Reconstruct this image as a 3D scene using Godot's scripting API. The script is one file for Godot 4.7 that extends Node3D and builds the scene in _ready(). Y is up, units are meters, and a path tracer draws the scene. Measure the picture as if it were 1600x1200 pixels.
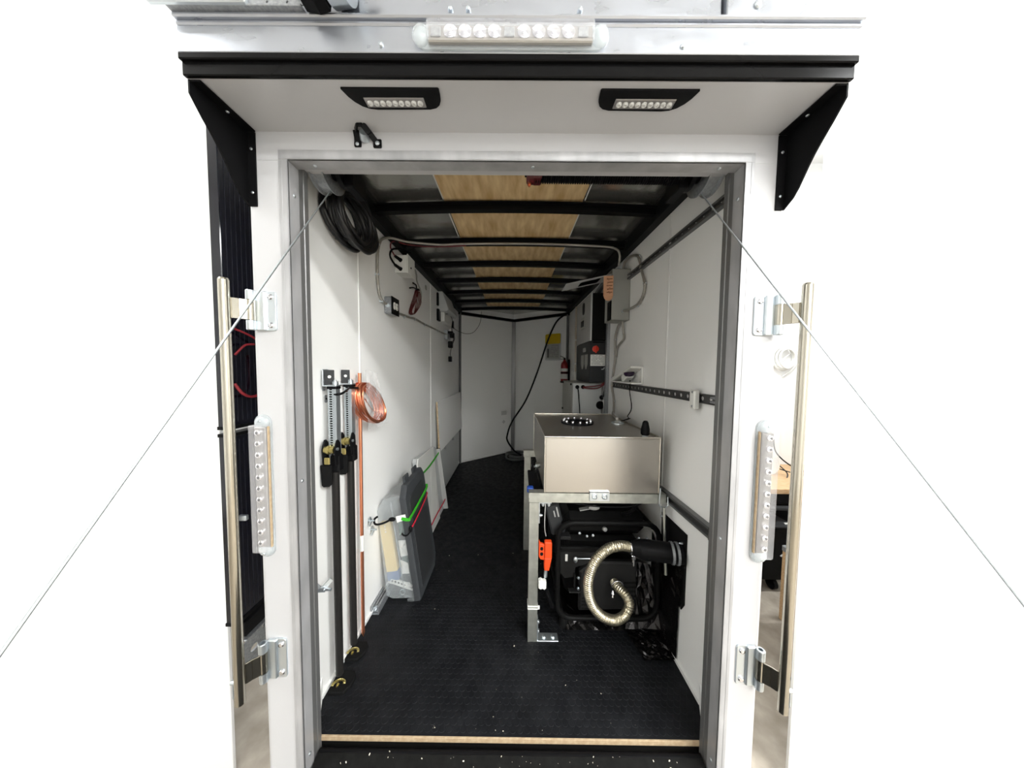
extends Node3D
# The open rear of a small V-nosed cargo trailer standing in the doorway of a bright workshop.
# y up, metres. The trailer's deck is y = 0, its rear face is z = 0, its nose points to -z.

const HW := 0.727      # half the inner width
const ZC := -3.0       # where the nose begins
const ZN := -3.606     # tip of the nose
const GY := -0.5       # workshop floor

var used := {}
var M := {}
var rng := RandomNumberGenerator.new()

func _ready() -> void:
	rng.seed = 11
	# ------------------------------------------------------------ camera, surroundings, lamps, exposure
	var cam := Camera3D.new(); cam.name = "camera"
	cam.position = Vector3(-0.001, 1.27, 0.858)
	cam.rotation = Vector3(-0.05117, 0.00416, 0.0099)
	cam.fov = 105.634; cam.near = 0.02; cam.far = 40.0
	add_child(cam); cam.current = true
	var env := Environment.new()
	env.background_mode = Environment.BG_COLOR
	env.background_color = Color(0.0, 0.0, 0.0)
	env.tonemap_mode = Environment.TONE_MAPPER_LINEAR
	env.tonemap_exposure = 1.6
	env.sdfgi_enabled = true; env.ssao_enabled = true; env.ssil_enabled = true
	var we := WorldEnvironment.new(); we.name = "surroundings"; we.environment = env; add_child(we)
	materials()
	ceiling_lamp(Vector3(2.4, 2.80, 1.27), 1.4, 0.14, 9.0, "long white tube lamp hung on rods to the right of the ramp", 0.41)
	ceiling_lamp(Vector3(2.4, 3.22, 3.6), 1.4, 0.8, 12.0, "square rear ceiling lamp of the workshop near its right-hand wall")
	ceiling_lamp(Vector3(0.9, 3.22, 3.55), 1.4, 0.8, 2.5, "square rear ceiling lamp of the workshop behind the ramp")
	ceiling_lamp(Vector3(-2.5, 3.22, 0.9), 1.2, 0.3, 2.0, "white ceiling lamp to the left of the ramp, near the doorway wall")
	ceiling_lamp(Vector3(2.3, 3.22, -1.05), 1.2, 0.14, 4.5, "white ceiling lamp above the wooden bench beside the trailer")
	ceiling_lamp(Vector3(-2.1, 3.22, -1.4), 1.2, 0.14, 3.5, "white ceiling lamp beyond the doorway on the solar panel side")
	# ------------------------------------------------------------ structure
	workshop()
	trailer_shell()
	trailer_ceiling()
	rear_cap()
	# ------------------------------------------------------------ things
	ramp_and_cables()
	hinges_and_bars()
	rear_lights()
	left_wall_things()
	right_wall_things()
	nose_things()
	bench_and_tank()
	generator()
	outside_things()

# ================================================================ helpers
func numbered(n: String) -> String:
	if not used.has(n):
		used[n] = 0
		return n
	used[n] += 1
	return "%s_%03d" % [n, used[n]]

func thing(called: String, label: String, category: String, at := Vector3.ZERO, group := "") -> Node3D:
	var o := Node3D.new(); o.name = numbered(called); add_child(o); o.position = at
	tag(o, label, category, group)
	return o

func tag(o: Node, label: String, category: String, group := "") -> void:
	o.set_meta("label", label); o.set_meta("category", category)
	if group != "": o.set_meta("group", group)

func obj(called: String, s: SurfaceTool, m: Material, parent: Node = null, whole := false) -> MeshInstance3D:
	var mesh := s.commit()
	if parent == null:
		var o := MeshInstance3D.new(); o.mesh = mesh; o.material_override = m
		o.name = numbered(called); add_child(o)
		return o
	var first: MeshInstance3D = null
	for piece in ([mesh] if whole else pieces(mesh)):
		var o := MeshInstance3D.new(); o.mesh = piece; o.material_override = m
		o.name = called; parent.add_child(o, true)
		o.position = -(parent as Node3D).position if parent.get_parent() == self else Vector3.ZERO
		if first == null: first = o
	return first

func pieces(mesh: ArrayMesh) -> Array:        # cuts a mesh into its separate pieces (islands whose boxes touch stay together)
	var arr := mesh.surface_get_arrays(0)
	var v: PackedVector3Array = arr[Mesh.ARRAY_VERTEX]
	var nrm: PackedVector3Array = arr[Mesh.ARRAY_NORMAL]
	if v.size() > 9000 or arr[Mesh.ARRAY_TEX_UV] != null or arr[Mesh.ARRAY_INDEX] != null: return [mesh]
	var ids := {}
	var up := PackedInt32Array()
	var at := PackedInt32Array(); at.resize(v.size())
	for i in v.size():
		var k := Vector3i((v[i] * 20000.0).round())
		if not ids.has(k):
			ids[k] = up.size(); up.append(up.size())
		at[i] = ids[k]
	for i in range(0, v.size(), 3):
		for e in [at[i + 1], at[i + 2]]:
			var a := at[i]; var b: int = e
			while up[a] != a: a = up[a]
			while up[b] != b: b = up[b]
			if a != b: up[b] = a
	var boxes := {}
	for i in v.size():
		var a := at[i]
		while up[a] != a: a = up[a]
		at[i] = a
		boxes[a] = (boxes[a] as AABB).expand(v[i]) if boxes.has(a) else AABB(v[i], Vector3.ZERO)
	if boxes.size() < 2 or boxes.size() > 60: return [mesh]
	var keys := boxes.keys()
	var group := {}
	for k in keys: group[k] = k
	var again := true
	while again:
		again = false
		for i in keys.size():
			for j in range(i + 1, keys.size()):
				if group[keys[i]] != group[keys[j]] and (boxes[keys[i]] as AABB).grow(0.0006).intersects(boxes[keys[j]]):
					var from: int = group[keys[j]]; var to: int = group[keys[i]]
					for k in keys:
						if group[k] == from: group[k] = to
					again = true
	var tools := {}
	for i in v.size():
		var g: int = group[at[i]]
		if not tools.has(g): tools[g] = nst()
		tools[g].set_normal(nrm[i]); tools[g].add_vertex(v[i])
	if tools.size() < 2: return [mesh]
	var out := []
	for g in tools: out.append(tools[g].commit())
	return out

func lone(called: String, s: SurfaceTool, m: Material, label: String, category: String, group := "") -> MeshInstance3D:
	var o := obj(called, s, m); tag(o, label, category, group); return o

func struct(called: String, s: SurfaceTool, m: Material, parent: Node = null) -> MeshInstance3D:
	var o := obj(called, s, m, parent)
	if parent == null: o.set_meta("kind", "structure")
	return o

func nst() -> SurfaceTool:
	var s := SurfaceTool.new(); s.begin(Mesh.PRIMITIVE_TRIANGLES); return s

func tri(s: SurfaceTool, a: Vector3, b: Vector3, c: Vector3, n: Vector3) -> void:
	var f := (b - a).cross(c - a)
	if f.length_squared() < 1e-16: return
	f = f.normalized()
	if f.dot(n) > 0.0:
		var t := b; b = c; c = t
	else: f = -f
	for v in [a, b, c]:
		s.set_normal(f); s.add_vertex(v)

func quad(s: SurfaceTool, a: Vector3, b: Vector3, c: Vector3, d: Vector3, n: Vector3) -> void:
	tri(s, a, b, c, n); tri(s, a, c, d, n)

func tri_s(s: SurfaceTool, p: Array, n: Array) -> void:      # smooth normals given
	var f: Vector3 = (p[1] - p[0]).cross(p[2] - p[0])
	if f.length_squared() < 1e-18: return
	var order := [0, 1, 2]
	if f.dot(n[0] + n[1] + n[2]) > 0.0: order = [0, 2, 1]
	for i in order:
		s.set_normal(n[i]); s.add_vertex(p[i])

func box(s: SurfaceTool, c: Vector3, size: Vector3, bev := 0.0015, bs := Basis()) -> void:
	var h := size * 0.5
	var e := minf(bev, minf(h.x, minf(h.y, h.z)) * 0.6)
	var ax := [bs.x, bs.y, bs.z]
	for k in 3:
		for sg in [-1.0, 1.0]:
			var n: Vector3 = ax[k] * sg
			var u: Vector3 = ax[(k + 1) % 3]; var v: Vector3 = ax[(k + 2) % 3]
			var hu: float = h[(k + 1) % 3] - e; var hv: float = h[(k + 2) % 3] - e
			var o: Vector3 = c + n * h[k]
			quad(s, o + u * hu + v * hv, o - u * hu + v * hv, o - u * hu - v * hv, o + u * hu - v * hv, n)
	if e <= 0.0: return
	for k in 3:                                   # chamfers along axis k
		var u: Vector3 = ax[(k + 1) % 3]; var v: Vector3 = ax[(k + 2) % 3]
		var w: Vector3 = ax[k] * (h[k] - e)
		for su in [-1.0, 1.0]:
			for sv in [-1.0, 1.0]:
				var a: Vector3 = c + u * su * h[(k + 1) % 3] + v * sv * (h[(k + 2) % 3] - e)
				var b: Vector3 = c + u * su * (h[(k + 1) % 3] - e) + v * sv * h[(k + 2) % 3]
				quad(s, a + w, a - w, b - w, b + w, u * su + v * sv)
	for sx in [-1.0, 1.0]:
		for sy in [-1.0, 1.0]:
			for sz in [-1.0, 1.0]:
				var px: Vector3 = c + bs.x * sx * h.x + bs.y * sy * (h.y - e) + bs.z * sz * (h.z - e)
				var py: Vector3 = c + bs.x * sx * (h.x - e) + bs.y * sy * h.y + bs.z * sz * (h.z - e)
				var pz: Vector3 = c + bs.x * sx * (h.x - e) + bs.y * sy * (h.y - e) + bs.z * sz * h.z
				tri(s, px, py, pz, bs.x * sx + bs.y * sy + bs.z * sz)

func bx(s: SurfaceTool, x0: float, x1: float, y0: float, y1: float, z0: float, z1: float, bev := 0.0015) -> void:
	box(s, Vector3((x0 + x1) / 2, (y0 + y1) / 2, (z0 + z1) / 2), Vector3(absf(x1 - x0), absf(y1 - y0), absf(z1 - z0)), bev)

func beam(s: SurfaceTool, a: Vector3, b: Vector3, w: float, h: float, up := Vector3.UP, bev := 0.001) -> void:   # a bar of w x h from a to b
	var d := (b - a).normalized()
	var r := d.cross(up).normalized()
	var u := r.cross(d).normalized()
	box(s, (a + b) / 2, Vector3(w, h, a.distance_to(b)), bev, Basis(r, u, -d))

func side_of(d: Vector3) -> Vector3:
	return d.cross(Vector3.UP if absf(d.y) < 0.9 else Vector3.RIGHT).normalized()

func cyl(s: SurfaceTool, a: Vector3, b: Vector3, r0: float, r1 := -1.0, n := 16, caps := true) -> void:
	if r1 < 0.0: r1 = r0
	var d := (b - a).normalized(); var u := side_of(d); var v := d.cross(u)
	var sl := (r0 - r1) / maxf(a.distance_to(b), 1e-6)
	for i in n:
		var t0 := TAU * i / n; var t1 := TAU * (i + 1) / n
		var e0 := u * cos(t0) + v * sin(t0); var e1 := u * cos(t1) + v * sin(t1)
		var n0 := (e0 + d * sl).normalized(); var n1 := (e1 + d * sl).normalized()
		tri_s(s, [a + e0 * r0, a + e1 * r0, b + e1 * r1], [n0, n1, n1])
		tri_s(s, [a + e0 * r0, b + e1 * r1, b + e0 * r1], [n0, n1, n0])
		if caps:
			if r0 > 0: tri(s, a, a + e0 * r0, a + e1 * r0, -d)
			if r1 > 0: tri(s, b, b + e0 * r1, b + e1 * r1, d)

func lathe(s: SurfaceTool, a: Vector3, d: Vector3, prof: Array, n := 20) -> void:    # prof: [radius, distance along d]
	for i in prof.size() - 1:
		var p: Array = prof[i]; var q: Array = prof[i + 1]
		if p[1] == q[1]: ring(s, a + d * p[1], d, p[0], q[0], n, p[0] > q[0])
		else: cyl(s, a + d * p[1], a + d * q[1], p[0], q[0], n, false)

func ring(s: SurfaceTool, c: Vector3, d: Vector3, r0: float, r1: float, n := 20, up := true) -> void:
	var u := side_of(d); var v := d.cross(u)
	var nn := d if up else -d
	for i in n:
		var t0 := TAU * i / n; var t1 := TAU * (i + 1) / n
		var e0 := u * cos(t0) + v * sin(t0); var e1 := u * cos(t1) + v * sin(t1)
		quad(s, c + e0 * r0, c + e1 * r0, c + e1 * r1, c + e0 * r1, nn)

func ball(s: SurfaceTool, c: Vector3, r: Vector3, n := 14, m := 9) -> void:
	for j in m:
		for i in n:
			var p := []; var q := []
			for w in [[i, j], [i + 1, j], [i + 1, j + 1], [i, j + 1]]:
				var la: float = PI * w[1] / m - PI / 2; var lo: float = TAU * w[0] / n
				var e := Vector3(cos(la) * cos(lo), sin(la), cos(la) * sin(lo))
				p.append(c + e * r); q.append((e / r).normalized())
			tri_s(s, [p[0], p[1], p[2]], [q[0], q[1], q[2]]); tri_s(s, [p[0], p[2], p[3]], [q[0], q[2], q[3]])

func curve(pts: Array, k := 6, closed := false) -> Array:
	var out := []
	var n := pts.size()
	for i in (n if closed else n - 1):
		var p0: Vector3 = pts[(i - 1 + n) % n] if closed else pts[maxi(i - 1, 0)]
		var p1: Vector3 = pts[i]
		var p2: Vector3 = pts[(i + 1) % n]
		var p3: Vector3 = pts[(i + 2) % n] if closed else pts[mini(i + 2, n - 1)]
		for j in k: out.append(p1.cubic_interpolate(p2, p0, p3, float(j) / k))
	if not closed: out.append(pts[n - 1])
	return out

func tube(s: SurfaceTool, pts: Array, r: float, n := 8, closed := false, rad := []) -> void:
	var c := pts.size()
	var us := []; var ds := []
	for i in c:
		var d: Vector3 = (pts[(i + 1) % c] - pts[(i - 1 + c) % c]) if closed else (pts[mini(i + 1, c - 1)] - pts[maxi(i - 1, 0)])
		ds.append(d.normalized())
	var u := side_of(ds[0])
	for i in c:
		u = (u - ds[i] * u.dot(ds[i])).normalized()
		us.append(u)
	for i in (c if closed else c - 1):
		var j := (i + 1) % c
		var r0: float = rad[i] if rad.size() else r
		var r1: float = rad[j] if rad.size() else r
		var sl: float = (r0 - r1) / maxf(pts[i].distance_to(pts[j]), 1e-6)
		var v0: Vector3 = ds[i].cross(us[i]); var v1: Vector3 = ds[j].cross(us[j])
		for k in n:
			var t0 := TAU * k / n; var t1 := TAU * (k + 1) / n
			var a0: Vector3 = us[i] * cos(t0) + v0 * sin(t0); var a1: Vector3 = us[i] * cos(t1) + v0 * sin(t1)
			var b0: Vector3 = us[j] * cos(t0) + v1 * sin(t0); var b1: Vector3 = us[j] * cos(t1) + v1 * sin(t1)
			var na0: Vector3 = (a0 + ds[i] * sl).normalized(); var na1: Vector3 = (a1 + ds[i] * sl).normalized()
			var nb0: Vector3 = (b0 + ds[j] * sl).normalized(); var nb1: Vector3 = (b1 + ds[j] * sl).normalized()
			tri_s(s, [pts[i] + a0 * r0, pts[i] + a1 * r0, pts[j] + b1 * r1], [na0, na1, nb1])
			tri_s(s, [pts[i] + a0 * r0, pts[j] + b1 * r1, pts[j] + b0 * r1], [na0, nb1, nb0])
			if not closed and i == 0: tri(s, pts[0], pts[0] + a0 * r0, pts[0] + a1 * r0, -ds[0])
			if not closed and i == c - 2: tri(s, pts[j], pts[j] + b0 * r1, pts[j] + b1 * r1, ds[j])

func rrect(w: float, h: float, r: float, k := 5) -> PackedVector2Array:
	var out := PackedVector2Array()
	for q in 4:
		var cx := (w / 2 - r) * (1 if q in [0, 3] else -1); var cy := (h / 2 - r) * (1 if q < 2 else -1)
		for i in k + 1:
			var t := PI / 2 * (q + float(i) / k)
			out.append(Vector2(cx + r * cos(t), cy + r * sin(t)))
	return out

func prism(s: SurfaceTool, poly: PackedVector2Array, depth: float, xf: Transform3D, bev := 0.0) -> void:   # poly in the xy plane of xf, from z 0 to depth
	var ix := Geometry2D.triangulate_polygon(poly)
	var top := poly
	var dz := depth - bev
	if bev > 0.0:
		var off := Geometry2D.offset_polygon(poly, -bev, Geometry2D.JOIN_MITER)
		if off.size() == 1 and off[0].size() == poly.size():
			top = PackedVector2Array()
			for p in poly:                         # match each corner with the nearest corner of the inset outline
				var best: Vector2 = off[0][0]
				for q in off[0]:
					if q.distance_squared_to(p) < best.distance_squared_to(p): best = q
				top.append(best)
		else: dz = depth
	var zn := xf.basis.z.normalized() * signf(depth)
	for i in range(0, ix.size(), 3):
		var a := poly[ix[i]]; var b := poly[ix[i + 1]]; var c := poly[ix[i + 2]]
		tri(s, xf * Vector3(a.x, a.y, 0), xf * Vector3(b.x, b.y, 0), xf * Vector3(c.x, c.y, 0), -zn)
		a = top[ix[i]]; b = top[ix[i + 1]]; c = top[ix[i + 2]]
		tri(s, xf * Vector3(a.x, a.y, depth), xf * Vector3(b.x, b.y, depth), xf * Vector3(c.x, c.y, depth), zn)
	var cw := Geometry2D.is_polygon_clockwise(poly)
	for i in poly.size():
		var a := poly[i]; var b := poly[(i + 1) % poly.size()]
		var e := (b - a); var n2 := Vector2(e.y, -e.x) * (-1.0 if cw else 1.0)
		var n3 := (xf.basis * Vector3(n2.x, n2.y, 0))
		quad(s, xf * Vector3(a.x, a.y, 0), xf * Vector3(b.x, b.y, 0), xf * Vector3(b.x, b.y, dz), xf * Vector3(a.x, a.y, dz), n3)
		if dz != depth:
			var a2 := top[i]; var b2 := top[(i + 1) % poly.size()]
			quad(s, xf * Vector3(a.x, a.y, dz), xf * Vector3(b.x, b.y, dz), xf * Vector3(b2.x, b2.y, depth), xf * Vector3(a2.x, a2.y, depth), n3.normalized() + zn)

func facing(at: Vector3, z: Vector3, up := Vector3.UP) -> Transform3D:      # local z points along z, local y about up
	var x := up.cross(z).normalized()
	return Transform3D(Basis(x, z.cross(x).normalized(), z.normalized()), at)

func holed(s: SurfaceTool, xf: Transform3D, x0: float, cell: float, count: int, h: float, rx: float, ry: float, th: float) -> void:
	# a perforated strip: cells along local x, height h about local y 0, thickness th towards -z; an oval hole in each
	var k := 20
	var zn := xf.basis.z.normalized()
	for i in count:
		var c := Vector3(x0 + cell * (i + 0.5), 0, 0)
		for j in k:
			var q := []
			for jj in [j, j + 1]:
				var t: float = TAU * jj / k
				var d := Vector2(cos(t), sin(t))
				var m: float = 1.0 / maxf(absf(d.x) / (cell / 2), absf(d.y) / (h / 2))
				q.append([c + Vector3(d.x * rx, d.y * ry, 0), c + Vector3(d.x * m, d.y * m, 0)])
			for zz in [0.0, -th]:
				var o := Vector3(0, 0, zz)
				quad(s, xf * (q[0][0] + o), xf * (q[1][0] + o), xf * (q[1][1] + o), xf * (q[0][1] + o), zn if zz == 0.0 else -zn)
			var b := Vector3(0, 0, -th)
			quad(s, xf * q[0][0], xf * q[1][0], xf * (q[1][0] + b), xf * (q[0][0] + b), xf.basis * (c - (q[0][0] + q[1][0]) / 2))
	var l := x0; var r := x0 + cell * count
	for sg in [-1.0, 1.0]:
		quad(s, xf * Vector3(l, sg * h / 2, 0), xf * Vector3(r, sg * h / 2, 0), xf * Vector3(r, sg * h / 2, -th), xf * Vector3(l, sg * h / 2, -th), xf.basis.y * sg)

func screw(s: SurfaceTool, at: Vector3, d: Vector3, r := 0.006, h := 0.004) -> void:     # a round head standing on a face
	lathe(s, at, d, [[r, 0.0], [r, h * 0.4], [r * 0.75, h * 0.85], [r * 0.3, h], [0.0, h]], 12)

func hexnut(s: SurfaceTool, at: Vector3, d: Vector3, r := 0.008, h := 0.007) -> void:
	cyl(s, at, at + d * h, r, r * 0.98, 6)
	cyl(s, at + d * h, at + d * (h + 0.005), r * 0.5, r * 0.5, 10)

# ================================================================ materials
func mt(key: String, col: Color, rough: float, metal := 0.0) -> StandardMaterial3D:
	var m := StandardMaterial3D.new()
	m.resource_name = key; m.albedo_color = col; m.roughness = rough; m.metallic = metal
	M[key] = m
	return m

func noise_tex(sd: int, freq: float, lo: Color, hi: Color, oct := 4, normal := false, size := 512) -> NoiseTexture2D:
	var f := FastNoiseLite.new(); f.seed = sd; f.frequency = freq; f.fractal_octaves = oct
	f.noise_type = FastNoiseLite.TYPE_SIMPLEX_SMOOTH
	var t := NoiseTexture2D.new(); t.width = size; t.height = size; t.seamless = true; t.noise = f
	if normal:
		t.as_normal_map = true; t.bump_strength = 2.0
	else:
		var g := Gradient.new(); g.set_color(0, lo); g.set_color(1, hi); t.color_ramp = g
	return t

func tri_map(m: StandardMaterial3D, sc: Vector3) -> void:
	m.uv1_triplanar = true; m.uv1_world_triplanar = true; m.uv1_scale = sc

func materials() -> void:
	var n_grime := noise_tex(3, 0.006, Color(0.86, 0.86, 0.86), Color(1, 1, 1))
	var n_rough := noise_tex(5, 0.02, Color(0.55, 0.55, 0.55), Color(1, 1, 1))
	var n_bump := noise_tex(7, 0.03, Color.BLACK, Color.WHITE, 3, true)
	var m: StandardMaterial3D
	mt("white", Color(0.735, 0.735, 0.74), 0.3)
	m = mt("panel", Color(0.955, 0.955, 0.945), 0.42); m.normal_enabled = true; m.normal_texture = n_bump; m.normal_scale = 0.05; tri_map(m, Vector3(1.2, 1.2, 1.2))
	mt("trim", Color(0.94, 0.94, 0.93), 0.4)
	m = mt("shop_wall", Color(0.955, 0.955, 0.95), 0.8)
	mt("shop_dark", Color(0.75, 0.75, 0.74), 0.8)
	m = mt("alu", Color(0.72, 0.72, 0.725), 0.5, 0.3); m.roughness_texture = n_rough; m.albedo_texture = n_grime; tri_map(m, Vector3(3.0, 1.0, 3.0))
	m = mt("alu_bright", Color(0.72, 0.735, 0.765), 0.42, 0.9); m.roughness_texture = n_rough; tri_map(m, Vector3(0.8, 1.6, 1.6))
	m = mt("galv", Color(0.70, 0.71, 0.72), 0.6, 0.7); m.roughness_texture = n_rough; m.albedo_texture = noise_tex(9, 0.03, Color(0.78, 0.79, 0.8), Color(1, 1, 1), 3); tri_map(m, Vector3(6, 6, 6))
	mt("post_steel", Color(0.50, 0.50, 0.50), 0.42, 0.55)
	m = mt("strut", Color(0.80, 0.81, 0.78), 0.5, 0.85); m.albedo_texture = n_grime; m.roughness_texture = n_rough; tri_map(m, Vector3(5, 5, 5))
	mt("cable_black", Color(0.085, 0.085, 0.09), 0.42)
	mt("rail_dark", Color(0.33, 0.33, 0.325), 0.45, 0.5)
	mt("rail_galv", Color(0.47, 0.475, 0.475), 0.45, 0.6)
	mt("zinc", Color(0.82, 0.85, 0.87), 0.3, 0.9)
	mt("zinc_yellow", Color(0.72, 0.66, 0.42), 0.35, 0.9)
	mt("nickel", Color(0.72, 0.70, 0.65), 0.16, 1.0)
	m = mt("roof_sheet", Color(0.76, 0.76, 0.74), 0.2, 0.85); m.normal_enabled = true; m.normal_texture = n_bump; m.normal_scale = 0.12; tri_map(m, Vector3(1.4, 1.4, 1.4))
	m = mt("steel", Color(0.72, 0.70, 0.67), 0.34, 0.97); m.normal_enabled = true; m.normal_texture = n_bump; m.normal_scale = 0.012; tri_map(m, Vector3(5.0, 0.6, 5.0))
	mt("steel_edge", Color(0.88, 0.86, 0.82), 0.25, 1.0)
	m = mt("tan", Color(0.97, 0.87, 0.68), 0.5); m.albedo_texture = noise_tex(15, 0.012, Color(0.80, 0.72, 0.62), Color(1, 1, 1), 4); tri_map(m, Vector3(3.0, 1.0, 0.6))
	m = mt("wood_edge", Color(0.72, 0.645, 0.53), 0.75); m.albedo_texture = noise_tex(17, 0.01, Color(0.86, 0.82, 0.78), Color(1, 1, 1), 4); tri_map(m, Vector3(9, 9, 9))
	m = mt("bench_wood", Color(0.86, 0.75, 0.60), 0.6); m.albedo_texture = noise_tex(18, 0.02, Color(0.82, 0.74, 0.66), Color(1, 1, 1), 4); tri_map(m, Vector3(1, 8, 8))
	m = mt("rubber", Color(0.112, 0.116, 0.126), 0.72); m.roughness_texture = n_rough; m.albedo_texture = noise_tex(21, 0.01, Color(0.62, 0.63, 0.66), Color(1, 1, 1), 5); tri_map(m, Vector3(1.7, 1.7, 1.7))
	m = mt("ramp", Color(0.085, 0.085, 0.08), 0.75); m.albedo_texture = noise_tex(22, 0.02, Color(0.45, 0.45, 0.43), Color(1, 1, 1), 5); m.normal_enabled = true; m.normal_texture = n_bump; m.normal_scale = 0.4; tri_map(m, Vector3(3, 3, 3))
	m = mt("concrete", Color(0.70, 0.665, 0.615), 0.75); m.albedo_texture = noise_tex(23, 0.012, Color(0.78, 0.77, 0.75), Color(1, 1, 1), 5); tri_map(m, Vector3(0.9, 0.9, 0.9))
	mt("black", Color(0.07, 0.07, 0.075), 0.38)
	mt("black_gloss", Color(0.06, 0.06, 0.062), 0.18)
	mt("black_matt", Color(0.085, 0.085, 0.085), 0.7)
	mt("gen_black", Color(0.075, 0.075, 0.075), 0.42)
	mt("gen_grey", Color(0.13, 0.13, 0.13), 0.5)
	m = mt("bar_black", Color(0.16, 0.155, 0.15), 0.42, 0.3); m.normal_enabled = true; m.normal_texture = n_bump; m.normal_scale = 0.6; tri_map(m, Vector3(30, 30, 30))
	mt("charcoal", Color(0.2, 0.205, 0.21), 0.45)
	mt("grey_face", Color(0.66, 0.66, 0.65), 0.5)
	mt("grey_box", Color(0.60, 0.60, 0.575), 0.45)
	mt("grey_light", Color(0.75, 0.76, 0.755), 0.5)
	mt("white_plastic", Color(0.90, 0.90, 0.88), 0.4)
	mt("paper", Color(0.88, 0.88, 0.86), 0.8)
	mt("copper", Color(0.93, 0.60, 0.46), 0.3, 0.95)
	mt("red", Color(0.52, 0.05, 0.07), 0.4)
	mt("red_dark", Color(0.30, 0.05, 0.065), 0.5)
	mt("red_wire", Color(0.40, 0.09, 0.11), 0.5)
	mt("red_loop", Color(0.52, 0.10, 0.14), 0.5)
	mt("gusset_black", Color(0.05, 0.05, 0.055), 0.6)
	mt("orange", Color(0.88, 0.27, 0.05), 0.5)
	mt("orange_red", Color(0.85, 0.20, 0.10), 0.4)
	mt("yellow", Color(0.80, 0.68, 0.03), 0.55)
	mt("tool_yellow", Color(0.86, 0.76, 0.50), 0.5)
	mt("tool_blue", Color(0.36, 0.44, 0.60), 0.5)
	mt("teal", Color(0.20, 0.36, 0.33), 0.5)
	mt("peach", Color(0.80, 0.60, 0.46), 0.7)
	mt("green", Color(0.20, 0.66, 0.12), 0.55)
	mt("crimson", Color(0.80, 0.12, 0.22), 0.6)
	mt("lid_grey", Color(0.245, 0.255, 0.265), 0.5)
	mt("hose_grey", Color(0.33, 0.34, 0.34), 0.5)
	mt("hose_metal", Color(0.78, 0.75, 0.66), 0.3, 0.95)
	mt("conduit", Color(0.66, 0.645, 0.615), 0.36, 0.65)
	mt("conduit_white", Color(0.82, 0.78, 0.72), 0.45)
	mt("solar", Color(0.055, 0.06, 0.10), 0.12)
	mt("solar_line", Color(0.16, 0.165, 0.20), 0.35, 0.4)
	m = mt("foil", Color(0.17, 0.165, 0.165), 0.2, 0.85); m.normal_enabled = true; m.normal_texture = n_bump; m.normal_scale = 1.3; tri_map(m, Vector3(9, 9, 9))
	mt("cardboard", Color(0.62, 0.47, 0.31), 0.8)
	mt("plaster", Color(0.80, 0.80, 0.79), 0.9)
	mt("blue", Color(0.12, 0.28, 0.62), 0.5)
	mt("chip", Color(0.93, 0.90, 0.82), 0.8)
	m = mt("clear", Color(0.97, 0.97, 0.98, 0.16), 0.12); m.transparency = BaseMaterial3D.TRANSPARENCY_ALPHA
	m = mt("tub_clear", Color(0.85, 0.88, 0.89, 0.16), 0.15); m.transparency = BaseMaterial3D.TRANSPARENCY_ALPHA
	m = mt("frosted", Color(0.87, 0.90, 0.91, 0.30), 0.2); m.transparency = BaseMaterial3D.TRANSPARENCY_ALPHA
	m = mt("bag", Color(0.95, 0.95, 0.95, 0.22), 0.1); m.transparency = BaseMaterial3D.TRANSPARENCY_ALPHA
	mt("led", Color(0.82, 0.82, 0.81), 0.3)
	mt("chrome", Color(0.9, 0.9, 0.92), 0.12, 1.0)
	mt("lamp_metal", Color(0.60, 0.59, 0.58), 0.35, 0.6)
	for k in ["black", "black_gloss", "black_matt", "gen_black", "gusset_black"]: M[k].metallic_specular = 0.2
	for k in ["rubber", "ramp", "charcoal", "gen_grey", "lid_grey", "bar_black"]: M[k].metallic_specular = 0.3

func smudge(key: String, w: int, h: int, paper: Color, ink: Color, rows: int, sd: int, dark_block := false) -> StandardMaterial3D:
	# small print: rows of short strokes too small to read
	var im := Image.create(w, h, false, Image.FORMAT_RGB8); im.fill(paper)
	var r := RandomNumberGenerator.new(); r.seed = sd
	var step := float(h) / (rows + 1)
	for i in rows:
		var x := int(w * 0.08); var y := int(step * (i + 0.6))
		while x < w * 0.9:
			var l := r.randi_range(int(w * 0.02) + 1, int(w * 0.09) + 2)
			if r.randf() < 0.83: im.fill_rect(Rect2i(x, y, mini(l, int(w * 0.92) - x), maxi(1, int(step * 0.34))), ink)
			x += l + int(w * 0.02) + 1
	if dark_block: im.fill_rect(Rect2i(int(w * 0.1), int(h * 0.3), int(w * 0.12), int(h * 0.62)), Color(0.25, 0.25, 0.25))
	var m := mt(key, Color.WHITE, 0.7); m.albedo_texture = ImageTexture.create_from_image(im)
	return m

func sheet(s: SurfaceTool, xf: Transform3D, w: float, h: float, th := 0.0008) -> void:    # a thin rectangle with print on its +z face, centred
	var p := [Vector3(-w / 2, -h / 2, th), Vector3(w / 2, -h / 2, th), Vector3(w / 2, h / 2, th), Vector3(-w / 2, h / 2, th)]
	var uv := [Vector2(0, 1), Vector2(1, 1), Vector2(1, 0), Vector2(0, 0)]
	for i in [0, 2, 1, 0, 3, 2]:
		s.set_normal(xf.basis.z.normalized()); s.set_uv(uv[i]); s.add_vertex(xf * p[i])
	for i in 4:
		var a: Vector3 = p[i]; var b: Vector3 = p[(i + 1) % 4]
		var n: Vector3 = xf.basis * (a + b)
		var q := [a, b, b - Vector3(0, 0, th), a - Vector3(0, 0, th)]
		for k in [0, 1, 2, 0, 2, 3]:
			s.set_normal(n.normalized()); s.set_uv(Vector2(0.01, 0.01)); s.add_vertex(xf * q[k])

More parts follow.
